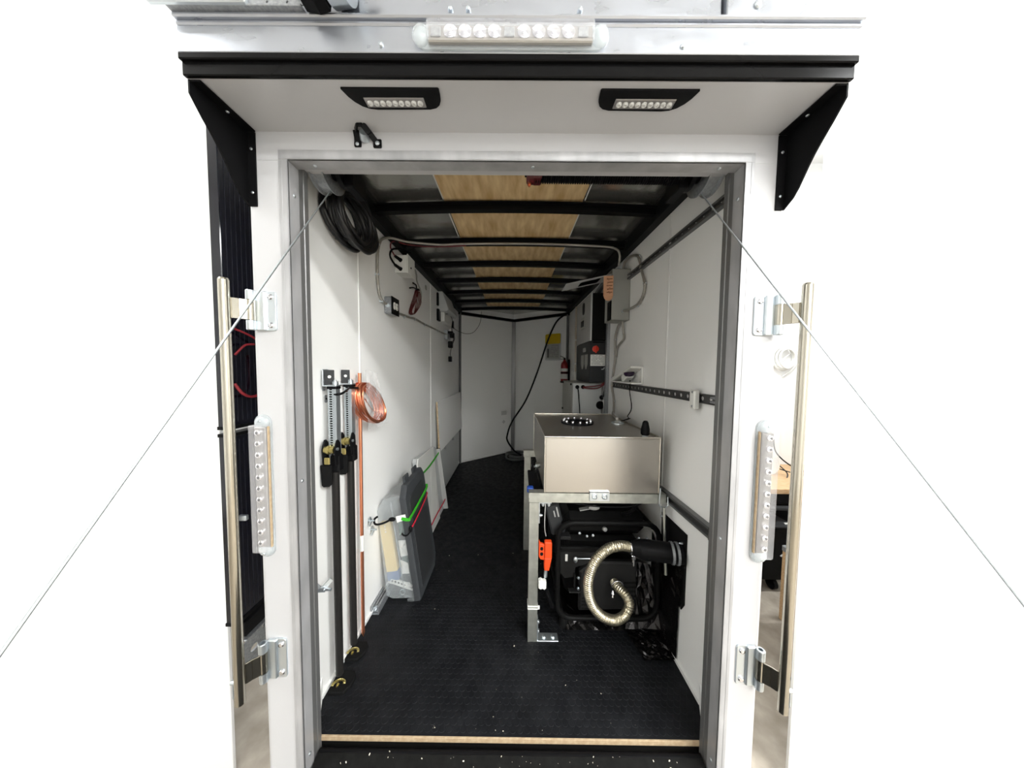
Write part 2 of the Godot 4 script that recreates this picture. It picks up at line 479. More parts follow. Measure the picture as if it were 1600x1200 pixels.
# ================================================================ lamps
func ceiling_lamp(at: Vector3, w: float, d: float, energy: float, label: String, drop := 0.0) -> void:
	var t := thing("ceiling_lamp", label, "lamp", at)
	var s := nst(); box(s, at + Vector3(0, 0.04, 0), Vector3(w + 0.04, 0.06, d + 0.04), 0.004)
	obj("housing", s, M.white_plastic, t)
	if drop > 0.0:
		for k in [-0.4, 0.4]:
			s = nst(); cyl(s, at + Vector3(w * k, 0.065, 0), at + Vector3(w * k, 0.065 + drop, 0), 0.006, -1, 8); obj("rod", s, M.zinc, t)
	var e := mt("glow_%d" % used.size(), Color(1, 1, 1), 0.5); e.emission_enabled = true; e.emission = Color(1, 0.99, 0.97); e.emission_energy_multiplier = 6.0
	s = nst(); box(s, at + Vector3(0, 0.006, 0), Vector3(w, 0.012, d), 0.003)
	obj("diffuser", s, e, t)
	var l := AreaLight3D.new(); l.name = "lamp_light"; l.area_size = Vector2(w, d); l.area_normalize_energy = true
	l.light_energy = energy; l.light_color = Color(0.985, 0.995, 1.0); l.shadow_enabled = true; l.area_range = 12.0; l.area_attenuation = 2.0
	t.add_child(l); l.position = Vector3(0, -0.003, 0); l.rotation = Vector3(-PI / 2, 0, 0)

# ================================================================ the workshop
func workshop() -> void:
	var s := nst(); bx(s, -3.6, 6.1, GY - 0.12, GY, -5.2, 4.4, 0.0); struct("floor_workshop", s, M.concrete)
	s = nst(); bx(s, -3.6, 6.1, 3.3, 3.42, -5.2, 4.4, 0.0); struct("ceiling_workshop", s, M.shop_wall)
	s = nst(); bx(s, -3.6, -3.48, GY, 3.3, -5.2, 4.4, 0.0); struct("wall_workshop_left", s, M.shop_wall)
	s = nst(); bx(s, 5.98, 6.1, GY, 3.3, -5.2, 4.4, 0.0); struct("wall_workshop_right", s, M.shop_wall)
	s = nst(); bx(s, -3.48, 5.98, GY, 3.3, 4.28, 4.4, 0.0); struct("wall_workshop_back", s, M.shop_wall)
	s = nst(); bx(s, -3.48, 5.98, GY, 3.3, -5.2, -5.08, 0.0); struct("wall_workshop_front", s, M.shop_wall)
	s = nst(); bx(s, 1.0, 5.98, GY, 3.3, -2.22, -2.1, 0.0); struct("wall_behind_bench", s, M.shop_wall)
	# the doorway the trailer's rear stands in
	s = nst(); bx(s, -3.48, -1.185, GY, 3.3, -0.315, -0.3, 0.002); struct("wall_doorway_left", s, M.shop_wall)
	s = nst(); bx(s, 1.185, 5.98, GY, 3.3, -0.315, -0.3, 0.002); struct("wall_doorway_right", s, M.shop_wall)
	s = nst(); bx(s, -1.185, 1.185, 2.85, 3.3, -0.315, -0.3, 0.0); struct("wall_doorway_top", s, M.shop_wall)

# ================================================================ trailer
func trailer_shell() -> void:
	# deck and wall skins (inner face at HW, outer at 0.77)
	var s := nst()
	var deck := PackedVector2Array([Vector2(-HW, 0.19), Vector2(-0.675, 0.085), Vector2(0.675, 0.085), Vector2(HW, 0.19), Vector2(HW, 3.0), Vector2(0, 3.606), Vector2(-HW, 3.0)])
	prism(s, deck, 0.006, Transform3D(Basis(Vector3.RIGHT, Vector3.FORWARD, Vector3.UP), Vector3(0, -0.006, 0)))
	var fl := struct("floor", s, M.rubber)
	# raised coins of the rubber mat
	var coin := nst(); lathe(coin, Vector3.ZERO, Vector3.UP, [[0.0116, 0.0], [0.0110, 0.0008], [0.0, 0.0008]], 12)
	var mm := MultiMesh.new(); mm.transform_format = MultiMesh.TRANSFORM_3D; mm.mesh = coin.commit()
	var spots := []
	var row := 0
	var z := -0.105
	while z > -2.2:
		var x := -0.715 + (0.0125 if row % 2 else 0.0)
		while x < 0.715:
			if absf(x) < HW - 0.012 - maxf(0.0, (0.19 + z) * 0.5): spots.append(Vector3(x, 0.0, z))
			x += 0.025
		z -= 0.0217; row += 1
	mm.instance_count = spots.size()
	for i in spots.size(): mm.set_instance_transform(i, Transform3D(Basis(), spots[i]))
	var mi := MultiMeshInstance3D.new(); mi.name = "coin_studs"; mi.multimesh = mm; mi.material_override = M.rubber; mi.set_meta("kind", "stuff"); fl.add_child(mi, true)
	# plywood edge of the deck
	s = nst(); bx(s, -0.69, 0.69, -0.018, -0.0005, -0.092, -0.080, 0.001); struct("trim_threshold", s, M.wood_edge)
	s = nst(); bx(s, -HW, HW, -0.06, -0.0065, -3.0, -0.092, 0.0); struct("floor_underlay", s, M.black_matt)
	for sd in [-1.0, 1.0]:
		var nm := "left" if sd < 0 else "right"
		s = nst(); bx(s, sd * HW, sd * 0.77, -0.06, 2.10, -3.0, -0.085, 0.0); struct("wall_" + nm, s, M.panel)
		# nose wall
		s = nst()
		var a := Vector3(sd * HW, 0, ZC); var b := Vector3(0, 0, ZN)
		var poly := PackedVector2Array([Vector2(a.x, a.z), Vector2(b.x, b.z), Vector2(b.x, b.z - 0.05), Vector2(a.x + sd * 0.043, a.z - 0.03)])
		prism(s, poly, 2.16, Transform3D(Basis(Vector3.RIGHT, Vector3.BACK, Vector3.UP), Vector3(0, -0.06, 0)))
		struct("wall_nose_" + nm, s, M.panel)
		# baseboards: a white bead at the foot of each wall
		s = nst(); beam(s, Vector3(sd * (HW - 0.005), 0.008, -0.19), Vector3(sd * (HW - 0.005), 0.008, ZC), 0.010, 0.016)
		beam(s, Vector3(sd * (HW - 0.004), 0.008, -0.188), Vector3(sd * 0.675, 0.008, -0.092), 0.010, 0.016)
		struct("baseboard_" + nm, s, M.trim)
		s = nst(); beam(s, a + Vector3(-sd * 0.004, 0.011, 0.006), b + Vector3(0, 0.011, 0.008), 0.012, 0.022); struct("baseboard_nose_" + nm, s, M.trim)
		# low white filler between wall and door post
		s = nst()
		var p0 := Vector3(sd * 0.672, 0, -0.086); var p1 := Vector3(sd * HW, 0, -0.205)
		quad(s, p0, p1, p1 + Vector3(0, 0.075, 0), p0 + Vector3(0, 0.022, 0), Vector3(-sd, 0, 0.3))
		quad(s, p0 + Vector3(sd * 0.03, 0, 0), p1 + Vector3(sd * 0.03, 0, 0), p1 + Vector3(sd * 0.03, 0.075, 0), p0 + Vector3(sd * 0.03, 0.022, 0), Vector3(sd, 0, -0.3))
		quad(s, p0 + Vector3(0, 0.022, 0), p1 + Vector3(0, 0.075, 0), p1 + Vector3(sd * 0.03, 0.075, 0), p0 + Vector3(sd * 0.03, 0.022, 0), Vector3.UP)
		struct("trim_filler_" + nm, s, M.trim)
		# wall panel joints
		for zz in ([-0.52, -1.70] if sd < 0 else [-0.537]):
			s = nst(); bx(s, sd * HW, sd * (HW - 0.004), 0.0, 2.0, zz - 0.007, zz + 0.007, 0.0015); struct("trim_joint", s, M.trim)
		# corner posts of the nose
		s = nst(); box(s, Vector3(sd * (HW - 0.016), 1.0, ZC + 0.0), Vector3(0.022, 2.0, 0.06), 0.004, Basis(Vector3.UP, -sd * 0.6)); struct("trim_corner_post", s, M.post_steel)
	s = nst(); bx(s, -0.028, 0.028, 0, 1.98, ZN + 0.015, ZN + 0.04, 0.004); struct("trim_nose_post", s, M.post_steel)
	# black rim on top of the nose walls
	s = nst()
	for sd in [-1.0, 1.0]: beam(s, Vector3(sd * HW, 1.995, ZC + 0.02), Vector3(0, 1.995, ZN + 0.035), 0.045, 0.035)
	struct("trim_nose_rim", s, M.black)
	# rear face: two white posts and a header, the door frame in aluminium, dark steel posts behind it
	s = nst()
	for sd in [-1.0, 1.0]:
		var prof := PackedVector2Array()
		prof.append(Vector2(0.66, -0.085)); prof.append(Vector2(0.66, 0.0))
		for i in 7:
			var t := PI / 2 * i / 6.0
			prof.append(Vector2(0.77 - 0.018 + 0.018 * sin(t), -0.018 + 0.018 * cos(t)))
		prof.append(Vector2(0.77, -0.085))
		var q := PackedVector2Array()
		for p in prof: q.append(Vector2(p.x * sd, p.y))
		prism(s, q, 2.5, Transform3D(Basis(Vector3.RIGHT, Vector3.BACK, Vector3.UP), Vector3(0, -0.45, 0)))
	bx(s, -0.66, 0.66, 1.875, 2.05, -0.085, 0.0, 0.0)
	struct("wall_rear", s, M.white)
	s = nst(); bx(s, -0.742, -0.672, 1.8575, 1.8585, 0.0, 0.0006, 0.0); bx(s, 0.672, 0.742, 1.8575, 1.8585, 0.0, 0.0006, 0.0); struct("trim_rear_seam", s, M.grey_light)
	var fr := nst()
	for sd in [-1.0, 1.0]:
		bx(fr, sd * 0.648, sd * 0.6745, -0.45, 1.883, -0.001, 0.004, 0.001)
		bx(fr, sd * 0.648, sd * 0.652, -0.45, 1.857, -0.040, 0.004, 0.001)
		bx(fr, sd * 0.6645, sd * 0.667, -0.45, 1.874, 0.004, 0.0048, 0.0003)
	bx(fr, -0.6745, 0.6745, 1.857, 1.884, -0.001, 0.0045, 0.001)
	bx(fr, -0.652, 0.652, 1.857, 1.861, -0.040, 0.0045, 0.001)
	var frm := struct("trim_door_frame", fr, M.alu)
	s = nst()
	for p in [Vector3(-0.6478, 1.77, -0.02), Vector3(-0.6478, 0.92, -0.02), Vector3(-0.6478, 0.02, -0.02)]: screw(s, p, Vector3.RIGHT, 0.005, 0.003)
	for p in [Vector3(0.6478, 1.77, -0.02), Vector3(0.6478, 0.75, -0.025), Vector3(0.6478, 0.02, -0.02)]: screw(s, p, Vector3.LEFT, 0.005, 0.003)
	for p in [Vector3(-0.585, 1.8568, -0.02), Vector3(0.59, 1.8568, -0.02), Vector3(0.05, 1.8568, -0.02)]: screw(s, p, Vector3.DOWN, 0.005, 0.003)
	obj("screw", s, M.zinc, frm)
	s = nst()
	for sd in [-1.0, 1.0]:
		bx(s, sd * 0.650, sd * HW, -0.45, 1.875, -0.060, -0.0405, 0.001)
		bx(s, sd * 0.650, sd * 0.668, -0.45, 1.93, -0.0848, -0.060, 0.004)
	struct("trim_door_posts", s, M.post_steel)
	s = nst(); bx(s, -0.66, 0.66, 1.93, 2.08, -0.165, -0.085, 0.002); struct("trim_header_beam", s, M.black)

func trailer_ceiling() -> void:
	# arched roof of shiny sheet; side rails; bows; tan board down the middle
	var s := nst()
	var n := 16
	var prev := Vector2.ZERO
	for i in n + 1:
		var x := -0.76 + 1.52 * i / n
		var y := 2.075 + 0.02 * (1.0 - pow(x / 0.76, 2.0))
		if i > 0:
			for k in 2:
				var o := Vector3(0, 0.015 * k, 0)
				var nn := [(Vector3(2 * 0.02 * prev.x / 0.5776, 1, 0)).normalized(), (Vector3(2 * 0.02 * x / 0.5776, 1, 0)).normalized()]
				var sg := -1.0 if k == 0 else 1.0
				var a := Vector3(prev.x, prev.y, -0.085) + o; var b := Vector3(x, y, -0.085) + o
				var c := Vector3(x, y, ZN) + o; var d := Vector3(prev.x, prev.y, ZN) + o
				tri_s(s, [a, b, c], [nn[0] * sg, nn[1] * sg, nn[1] * sg]); tri_s(s, [a, c, d], [nn[0] * sg, nn[1] * sg, nn[0] * sg])
		prev = Vector2(x, y)
	var roof := struct("ceiling", s, M.roof_sheet)
	var zs := [-0.215, -0.61, -1.0, -1.375, -1.765, -2.155, -2.55, -2.97]
	for i in zs.size() - 1:                     # tan boards between the bows
		s = nst()
		bx(s, -0.345 + 0.008 * (i % 2), 0.325 + 0.006 * (i % 3), 2.080, 2.087, zs[i + 1] + 0.004, zs[i] - 0.004, 0.001)
		obj("board", s, M.tan, roof)
		if i < 3:
			s = nst(); beam(s, Vector3(0.333, 2.079, zs[i] - 0.03), Vector3(0.333, 2.079, zs[i + 1] + 0.03), 0.006, 0.002); beam(s, Vector3(-0.345, 2.079, zs[i] - 0.03), Vector3(-0.345, 2.079, zs[i + 1] + 0.03), 0.006, 0.002)
			obj("board_edge_tape", s, M.paper, roof)
	for z in zs:                                # bows: hat sections
		s = nst()
		for i in 14:
			var x0 := -0.72 + 1.44 * i / 14; var x1 := -0.72 + 1.44 * (i + 1) / 14
			var y0 := 2.036 + 0.018 * (1 - pow(x0 / 0.72, 2)) - 0.018 + 0.005; var y1 := 2.036 + 0.018 * (1 - pow(x1 / 0.72, 2)) - 0.018 + 0.005
			beam(s, Vector3(x0 - 0.001, y0 + 0.013, z), Vector3(x1 + 0.001, y1 + 0.013, z), 0.034, 0.026)
			beam(s, Vector3(x0 - 0.001, y0 + 0.028, z), Vector3(x1 + 0.001, y1 + 0.028, z), 0.075, 0.004)
		struct("trim_roof_bow", s, M.black)
	for sd in [-1.0, 1.0]:
		s = nst(); bx(s, sd * HW, sd * 0.680, 2.0, 2.07, ZC, -0.10, 0.003); struct("trim_roof_rail", s, M.black)

func rear_cap() -> void:
	# overhanging cap above the door: white soffit, black lip, aluminium band, top plate
	var s := nst(); bx(s, -0.765, 0.765, 1.9355, 1.965, 0.0, 0.150, 0.0); struct("trim_cap_soffit", s, M.white)
	s = nst(); bx(s, -0.766, 0.766, 1.9345, 1.9660, 0.150, 0.160, 0.002); bx(s, -0.766, 0.766, 1.963, 1.978, 0.145, 0.168, 0.002); struct("trim_cap_lip", s, M.black_gloss)
	s = nst(); bx(s, -0.766, 0.766, 1.9765, 2.034, 0.0, 0.168, 0.002)
	bx(s, -0.766, 0.766, 2.0335, 2.043, 0.0, 0.1705, 0.003)
	bx(s, -0.766, 0.766, 2.043, 2.052, 0.0, 0.178, 0.003)
	var band := struct("trim_cap_band", s, M.alu_bright)
	s = nst()
	for x in [-0.305, 0.37]: screw(s, Vector3(x, 1.992, 0.168), Vector3.BACK, 0.006, 0.006)
	obj("screw", s, M.zinc, band)
	s = nst(); bx(s, -0.766, 0.46, 2.052, 2.30, 0.120, 0.158, 0.002); bx(s, 0.464, 0.766, 2.052, 2.30, 0.120, 0.170, 0.002)
	var pl := struct("trim_cap_plate", s, M.alu_bright)
	s = nst()
	for x in [-0.15, -0.11, 0.14]: screw(s, Vector3(x, 2.073, 0.158), Vector3.BACK, 0.006, 0.012)
	screw(s, Vector3(0.53, 2.078, 0.170), Vector3.BACK, 0.008, 0.006)
	obj("screw", s, M.zinc, pl)
	# galvanised slotted strut at the left
	var t := thing("slotted_strut", "galvanised slotted strut lying on the cap at the top left", "strut", Vector3(-0.6, 2.055, 0.18))
	s = nst(); holed(s, facing(Vector3(-0.60, 2.083, 0.185), Vector3.BACK), -0.165, 0.044, 7, 0.05, 0.009, 0.016, 0.003)
	bx(s, -0.766, -0.47, 2.0525, 2.058, 0.158, 0.188, 0.001)
	obj("web", s, M.galv, t)
	s = nst()
	bx(s, -0.80, -0.585, 2.0525, 2.068, 0.185, 0.196, 0.003); screw(s, Vector3(-0.60, 2.060, 0.196), Vector3.BACK, 0.007, 0.005)
	obj("splice_plate", s, M.zinc, t)
	# clamp wheel
	t = thing("swivel_caster", "black and zinc swivel clamp hanging over the cap's edge", "clamp", Vector3(-0.42, 2.055, 0.19))
	s = nst(); prism(s, PackedVector2Array([Vector2(-0.475, 2.10), Vector2(-0.460, 2.046), Vector2(-0.430, 2.040), Vector2(-0.408, 2.046), Vector2(-0.400, 2.10)]), 0.035, Transform3D(Basis(), Vector3(0, 0, 0.182)), 0.003)
	obj("fork", s, M.black_gloss, t)
	s = nst(); cyl(s, Vector3(-0.405, 2.095, 0.200), Vector3(-0.365, 2.095, 0.205), 0.045, -1, 28); cyl(s, Vector3(-0.366, 2.095, 0.205), Vector3(-0.355, 2.095, 0.206), 0.02, -1, 16)
	obj("wheel", s, M.zinc, t)
	s = nst(); bx(s, -0.350, -0.318, 2.066, 2.11, 0.182, 0.205, 0.005); obj("stop_block", s, M.black, t)
	s = nst(); screw(s, Vector3(-0.334, 2.074, 0.205), Vector3.BACK, 0.008, 0.005); obj("bolt", s, M.zinc, t)
	# side gussets of the cap
	for sd in [-1.0, 1.0]:
		t = thing("cap_gusset", "black curved gusset plate under the cap above the %s" % ("folded solar panels" if sd < 0 else "right-hand upper hinge, against the white wall"), "gusset", Vector3(sd * 0.755, 1.93, 0.0), "black gussets under the cap")
		s = nst()
		var poly := PackedVector2Array()
		poly.append(Vector2(0.002, 1.9345)); poly.append(Vector2(0.150, 1.9345)); poly.append(Vector2(0.150, 1.905))
		for i in 9:
			var f := i / 8.0
			poly.append(Vector2(0.002 + 0.148 * pow(1 - f, 0.75) * (1 - 0.25 * sin(PI * f)), 1.905 - 0.177 * pow(f, 0.8)))
		prism(s, poly, 0.004, Transform3D(Basis(Vector3.BACK, Vector3.UP, Vector3.RIGHT), Vector3(sd * 0.762 - 0.002, 0, 0)))
		obj("plate", s, M.gusset_black, t)
		s = nst(); bx(s, sd * 0.738, sd * 0.764, 1.728, 1.932, 0.0, 0.004, 0.001); bx(s, sd * 0.735, sd * 0.764, 1.9305, 1.9345, 0.004, 0.150, 0.001)
		obj("flange", s, M.gusset_black, t)
		s = nst()
		for y in [1.885, 1.765]: screw(s, Vector3(sd * 0.749, y, 0.004), Vector3.BACK, 0.004, 0.003)
		screw(s, Vector3(sd * 0.75, 1.9303, 0.07), Vector3.DOWN, 0.004, 0.003)
		obj("screw", s, M.zinc, t)

# ================================================================ ramp, springs, cables
func ramp_and_cables() -> void:
	var t := thing("ramp_door", "black rubber covered ramp door lowered in front of the threshold", "ramp", Vector3(0, -0.5, 0.7))
	var a := Vector3(0, -0.034, -0.055); var b := Vector3(0, -0.470, 1.50)
	var s := nst(); beam(s, a, b, 1.285, 0.03); obj("deck", s, M.ramp, t)
	s = nst()
	for x in [-0.65, 0.65]: beam(s, a + Vector3(x, 0.0, 0.12), b + Vector3(x, 0, 0), 0.02, 0.05)
	obj("edge_channel", s, M.alu, t)
	s = nst()
	for x in [-0.655, 0.655]: bx(s, x * 1.0, x * 1.22, -0.455, -0.425, 1.43, 1.47, 0.002)
	obj("cable_bracket", s, M.zinc, t)
	s = nst(); cyl(s, Vector3(-0.645, -0.036, -0.06), Vector3(0.645, -0.036, -0.06), 0.014, -1, 12); obj("hinge_rod", s, M.black, t)
	# torsion spring gear under the header
	for sd in [-1.0, 1.0]:
		t = thing("spring_drum", "grey cable drum under the door header, beside the %s" % ("hanging black cable coil" if sd < 0 else "upper strut rail"), "drum", Vector3(sd * 0.62, 1.9, -0.13), "ramp spring drums")
		s = nst(); lathe(s, Vector3(sd * 0.600, 1.918, -0.132), Vector3(sd, 0, 0), [[0.0, 0.0], [0.072, 0.0], [0.072, 0.004], [0.064, 0.006], [0.064, 0.038], [0.072, 0.041], [0.072, 0.046], [0.0, 0.046]], 32)
		obj("drum", s, M.galv, t)
		s = nst(); lathe(s, Vector3(sd * 0.560, 1.918, -0.135), Vector3(sd, 0, 0), [[0.0, 0.0], [0.055, 0.0], [0.055, 0.014], [0.03, 0.018], [0.03, 0.042], [0.0, 0.042]], 24); bx(s, sd * 0.53, sd * 0.56, 1.86, 1.93, -0.21, -0.12, 0.003)
		obj("bearing_flange", s, M.black, t)
		s = nst()
		for k in 3: hexnut(s, Vector3(sd * 0.560, 1.918 + 0.036 * sin(k * 2.1 - 2.2), -0.135 + 0.036 * cos(k * 2.1 - 2.2)), Vector3(-sd, 0, 0), 0.007, 0.005)
		obj("bolt", s, M.galv, t)
		var st := Vector3(sd * 0.609, 1.853, -0.132); var en := Vector3(-0.668, -0.44, 1.45) if sd < 0 else Vector3(0.80, -0.44, 1.45)
		s = nst(); tube(s, [st, st.lerp(en, 0.5), en], 0.0022, 8)
		lone("ramp_cable", s, M.zinc, "thin steel ramp cable running down from the %s drum past the %s hinge" % (["grey", "left upper"] if sd < 0 else ["other", "right upper"]), "cable", "ramp cables")
	t = thing("torsion_spring", "long black torsion spring with red end bracket under the door header", "spring", Vector3(0.3, 1.905, -0.125))
	s = nst()
	var pts := []; var rad := []
	for i in 321:
		pts.append(Vector3(0.058 + 0.49 * i / 320.0, 1.907, -0.128)); rad.append(0.0255 + 0.0022 * sin(TAU * i / 5.0))
	tube(s, pts, 0.026, 16, false, rad); obj("coil", s, M.black, t)
	s = nst(); cyl(s, Vector3(0.03, 1.907, -0.128), Vector3(0.56, 1.907, -0.128), 0.009, -1, 10); obj("shaft", s, M.black, t)
	s = nst(); lathe(s, Vector3(0.036, 1.905, -0.128), Vector3.RIGHT, [[0.0, 0.0], [0.024, 0.0], [0.028, 0.008], [0.028, 0.024], [0.0, 0.024]], 18); bx(s, 0.056, 0.085, 1.882, 1.925, -0.15, -0.105, 0.004)
	obj("end_cone", s, M.red_dark, t)
	s = nst(); hexnut(s, Vector3(0.045, 1.880, -0.128), Vector3.DOWN, 0.007, 0.008); obj("set_screw", s, M.copper, t)
	# wood chips and crumbs on the deck and the ramp
	var chip := nst(); box(chip, Vector3.ZERO, Vector3(0.004, 0.0014, 0.0022), 0.0004)
	var mm := MultiMesh.new(); mm.transform_format = MultiMesh.TRANSFORM_3D; mm.mesh = chip.commit()
	mm.instance_count = 110
	for i in 110:
		var p: Vector3
		var tlt := Basis()
		if i < 62:
			var zz := rng.randf_range(-0.055, 0.02)
			p = Vector3(rng.randf_range(-0.62, 0.62), 0, zz); p.y = -0.034 + 0.0162 - 0.2804 * (zz + 0.055) + 0.0006
			tlt = Basis(Vector3.RIGHT, 0.27)
		else:
			p = Vector3(rng.randf_range(-0.6, 0.6), 0.0018, -0.1 - 1.1 * pow(rng.randf(), 1.6))
		var sc := 0.35 + 1.2 * pow(rng.randf(), 4.0)
		mm.set_instance_transform(i, Transform3D(tlt * Basis(Vector3.UP, rng.randf() * TAU) * Basis.from_scale(Vector3.ONE * sc), p))
	var mi := MultiMeshInstance3D.new(); mi.name = numbered("wood_chips"); mi.multimesh = mm; mi.material_override = M.chip; add_child(mi)
	mi.set_meta("kind", "stuff"); tag(mi, "pale wood chips scattered on the black rubber deck and ramp", "debris")

# ================================================================ hinges, poles, hook
func hinges_and_bars() -> void:
	for sd in [-1.0, 1.0]:
		var side := "left" if sd < 0 else "right"
		var other := "the folded solar panels" if sd < 0 else "the white workshop wall"
		for lv in [0, 1]:
			var y: float = [1.431, 0.370][lv]
			var hh: float = [0.113, 0.125][lv]
			var t := thing("strap_hinge", "%s zinc strap hinge on the white rear post beside %s" % [["upper", "lower"][lv], other], "hinge", Vector3(sd * 0.73, y, 0.0), "strap hinges on the rear posts")
			var s := nst(); prism(s, rrect(0.042, hh, 0.008), 0.005, Transform3D(Basis(), Vector3(sd * 0.714, y, 0.0)), 0.001)
			bx(s, sd * 0.720, sd * 0.748, y - hh / 2, y + hh / 2, 0.0, 0.012, 0.003)
			obj("leaf", s, M.zinc, t)
			s = nst()
			for k in [-1.0, 1.0]: screw(s, Vector3(sd * 0.708, y + k * hh * 0.36, 0.005), Vector3.BACK, 0.0085, 0.006)
			obj("screw", s, M.chrome, t)
			s = nst()
			for k in [-1.0, 1.0]:
				lathe(s, Vector3(sd * 0.754, y + k * hh * 0.5, 0.018), Vector3(0, -k, 0), [[0.006, 0.0], [0.0105, 0.0], [0.0115, 0.002], [0.0115, hh * 0.24], [0.0, hh * 0.24]], 18)
			obj("knuckle", s, M.zinc, t)
			s = nst(); cyl(s, Vector3(sd * 0.754, y - hh * 0.25, 0.018), Vector3(sd * 0.754, y + hh * 0.25, 0.018), 0.0108, -1, 18)
			var hs := hh * 0.25
			var pts := [Vector2(sd * 0.754, 0.028), Vector2(sd * 0.768, 0.040), Vector2(sd * 0.777, 0.052), Vector2(sd * 0.784, 0.060)]
			for i in 3:
				var p: Vector2 = pts[i]; var q: Vector2 = pts[i + 1]
				beam(s, Vector3(p.x, y, p.y), Vector3(q.x, y, q.y), 0.004, hs * 2, Vector3.UP, 0.001)
			obj("strap", s, M.nickel, t)
		var t := thing("door_pole", "bright steel pole held by two strap hinges beside %s" % other, "pole", Vector3(sd * 0.786, 0.29, 0.06), "hinged steel poles")
		var s := nst()
		lathe(s, Vector3(sd * 0.786, 0.288, 0.062), Vector3.UP, [[0.0, 0.0], [0.0105, 0.0], [0.0125, 0.003], [0.0125, 1.215], [0.0105, 1.22], [0.0, 1.22]], 20)
		obj("pole", s, M.nickel, t)
		s = nst(); bx(s, sd * 0.801, sd * 0.807, 0.305, 0.352, 0.056, 0.066, 0.002); cyl(s, Vector3(sd * 0.795, 0.352, 0.061), Vector3(sd * 0.811, 0.352, 0.061), 0.006, -1, 10); cyl(s, Vector3(sd * 0.795, 0.31, 0.061), Vector3(sd * 0.807, 0.31, 0.061), 0.004, -1, 10)
		obj("keeper", s, M.zinc, t)
	# catch hook over the door
	var t := thing("holdback_hook", "black bent catch bracket on the white header below the left load light", "bracket", Vector3(-0.42, 1.92, 0.0))
	var s := nst()
	bx(s, -0.457, -0.437, 1.893, 1.945, 0.0, 0.006, 0.003); bx(s, -0.403, -0.380, 1.891, 1.914, 0.0, 0.006, 0.004)
	var path := [Vector3(-0.447, 1.905, 0.004), Vector3(-0.448, 1.932, 0.012), Vector3(-0.436, 1.936, 0.030), Vector3(-0.420, 1.934, 0.030), Vector3(-0.405, 1.918, 0.018), Vector3(-0.393, 1.904, 0.005)]
	for i in 5: beam(s, path[i], path[i + 1], 0.015, 0.005, Vector3.BACK, 0.001)
	obj("strap", s, M.black, t)
	s = nst(); cyl(s, Vector3(-0.428, 1.915, 0.001), Vector3(-0.422, 1.921, 0.020), 0.013, 0.011, 16); obj("bumper", s, M.zinc, t)
	s = nst(); screw(s, Vector3(-0.390, 1.901, 0.006), Vector3.BACK, 0.006, 0.004); screw(s, Vector3(-0.447, 1.899, 0.006), Vector3.BACK, 0.005, 0.003); obj("screw", s, M.zinc, t)

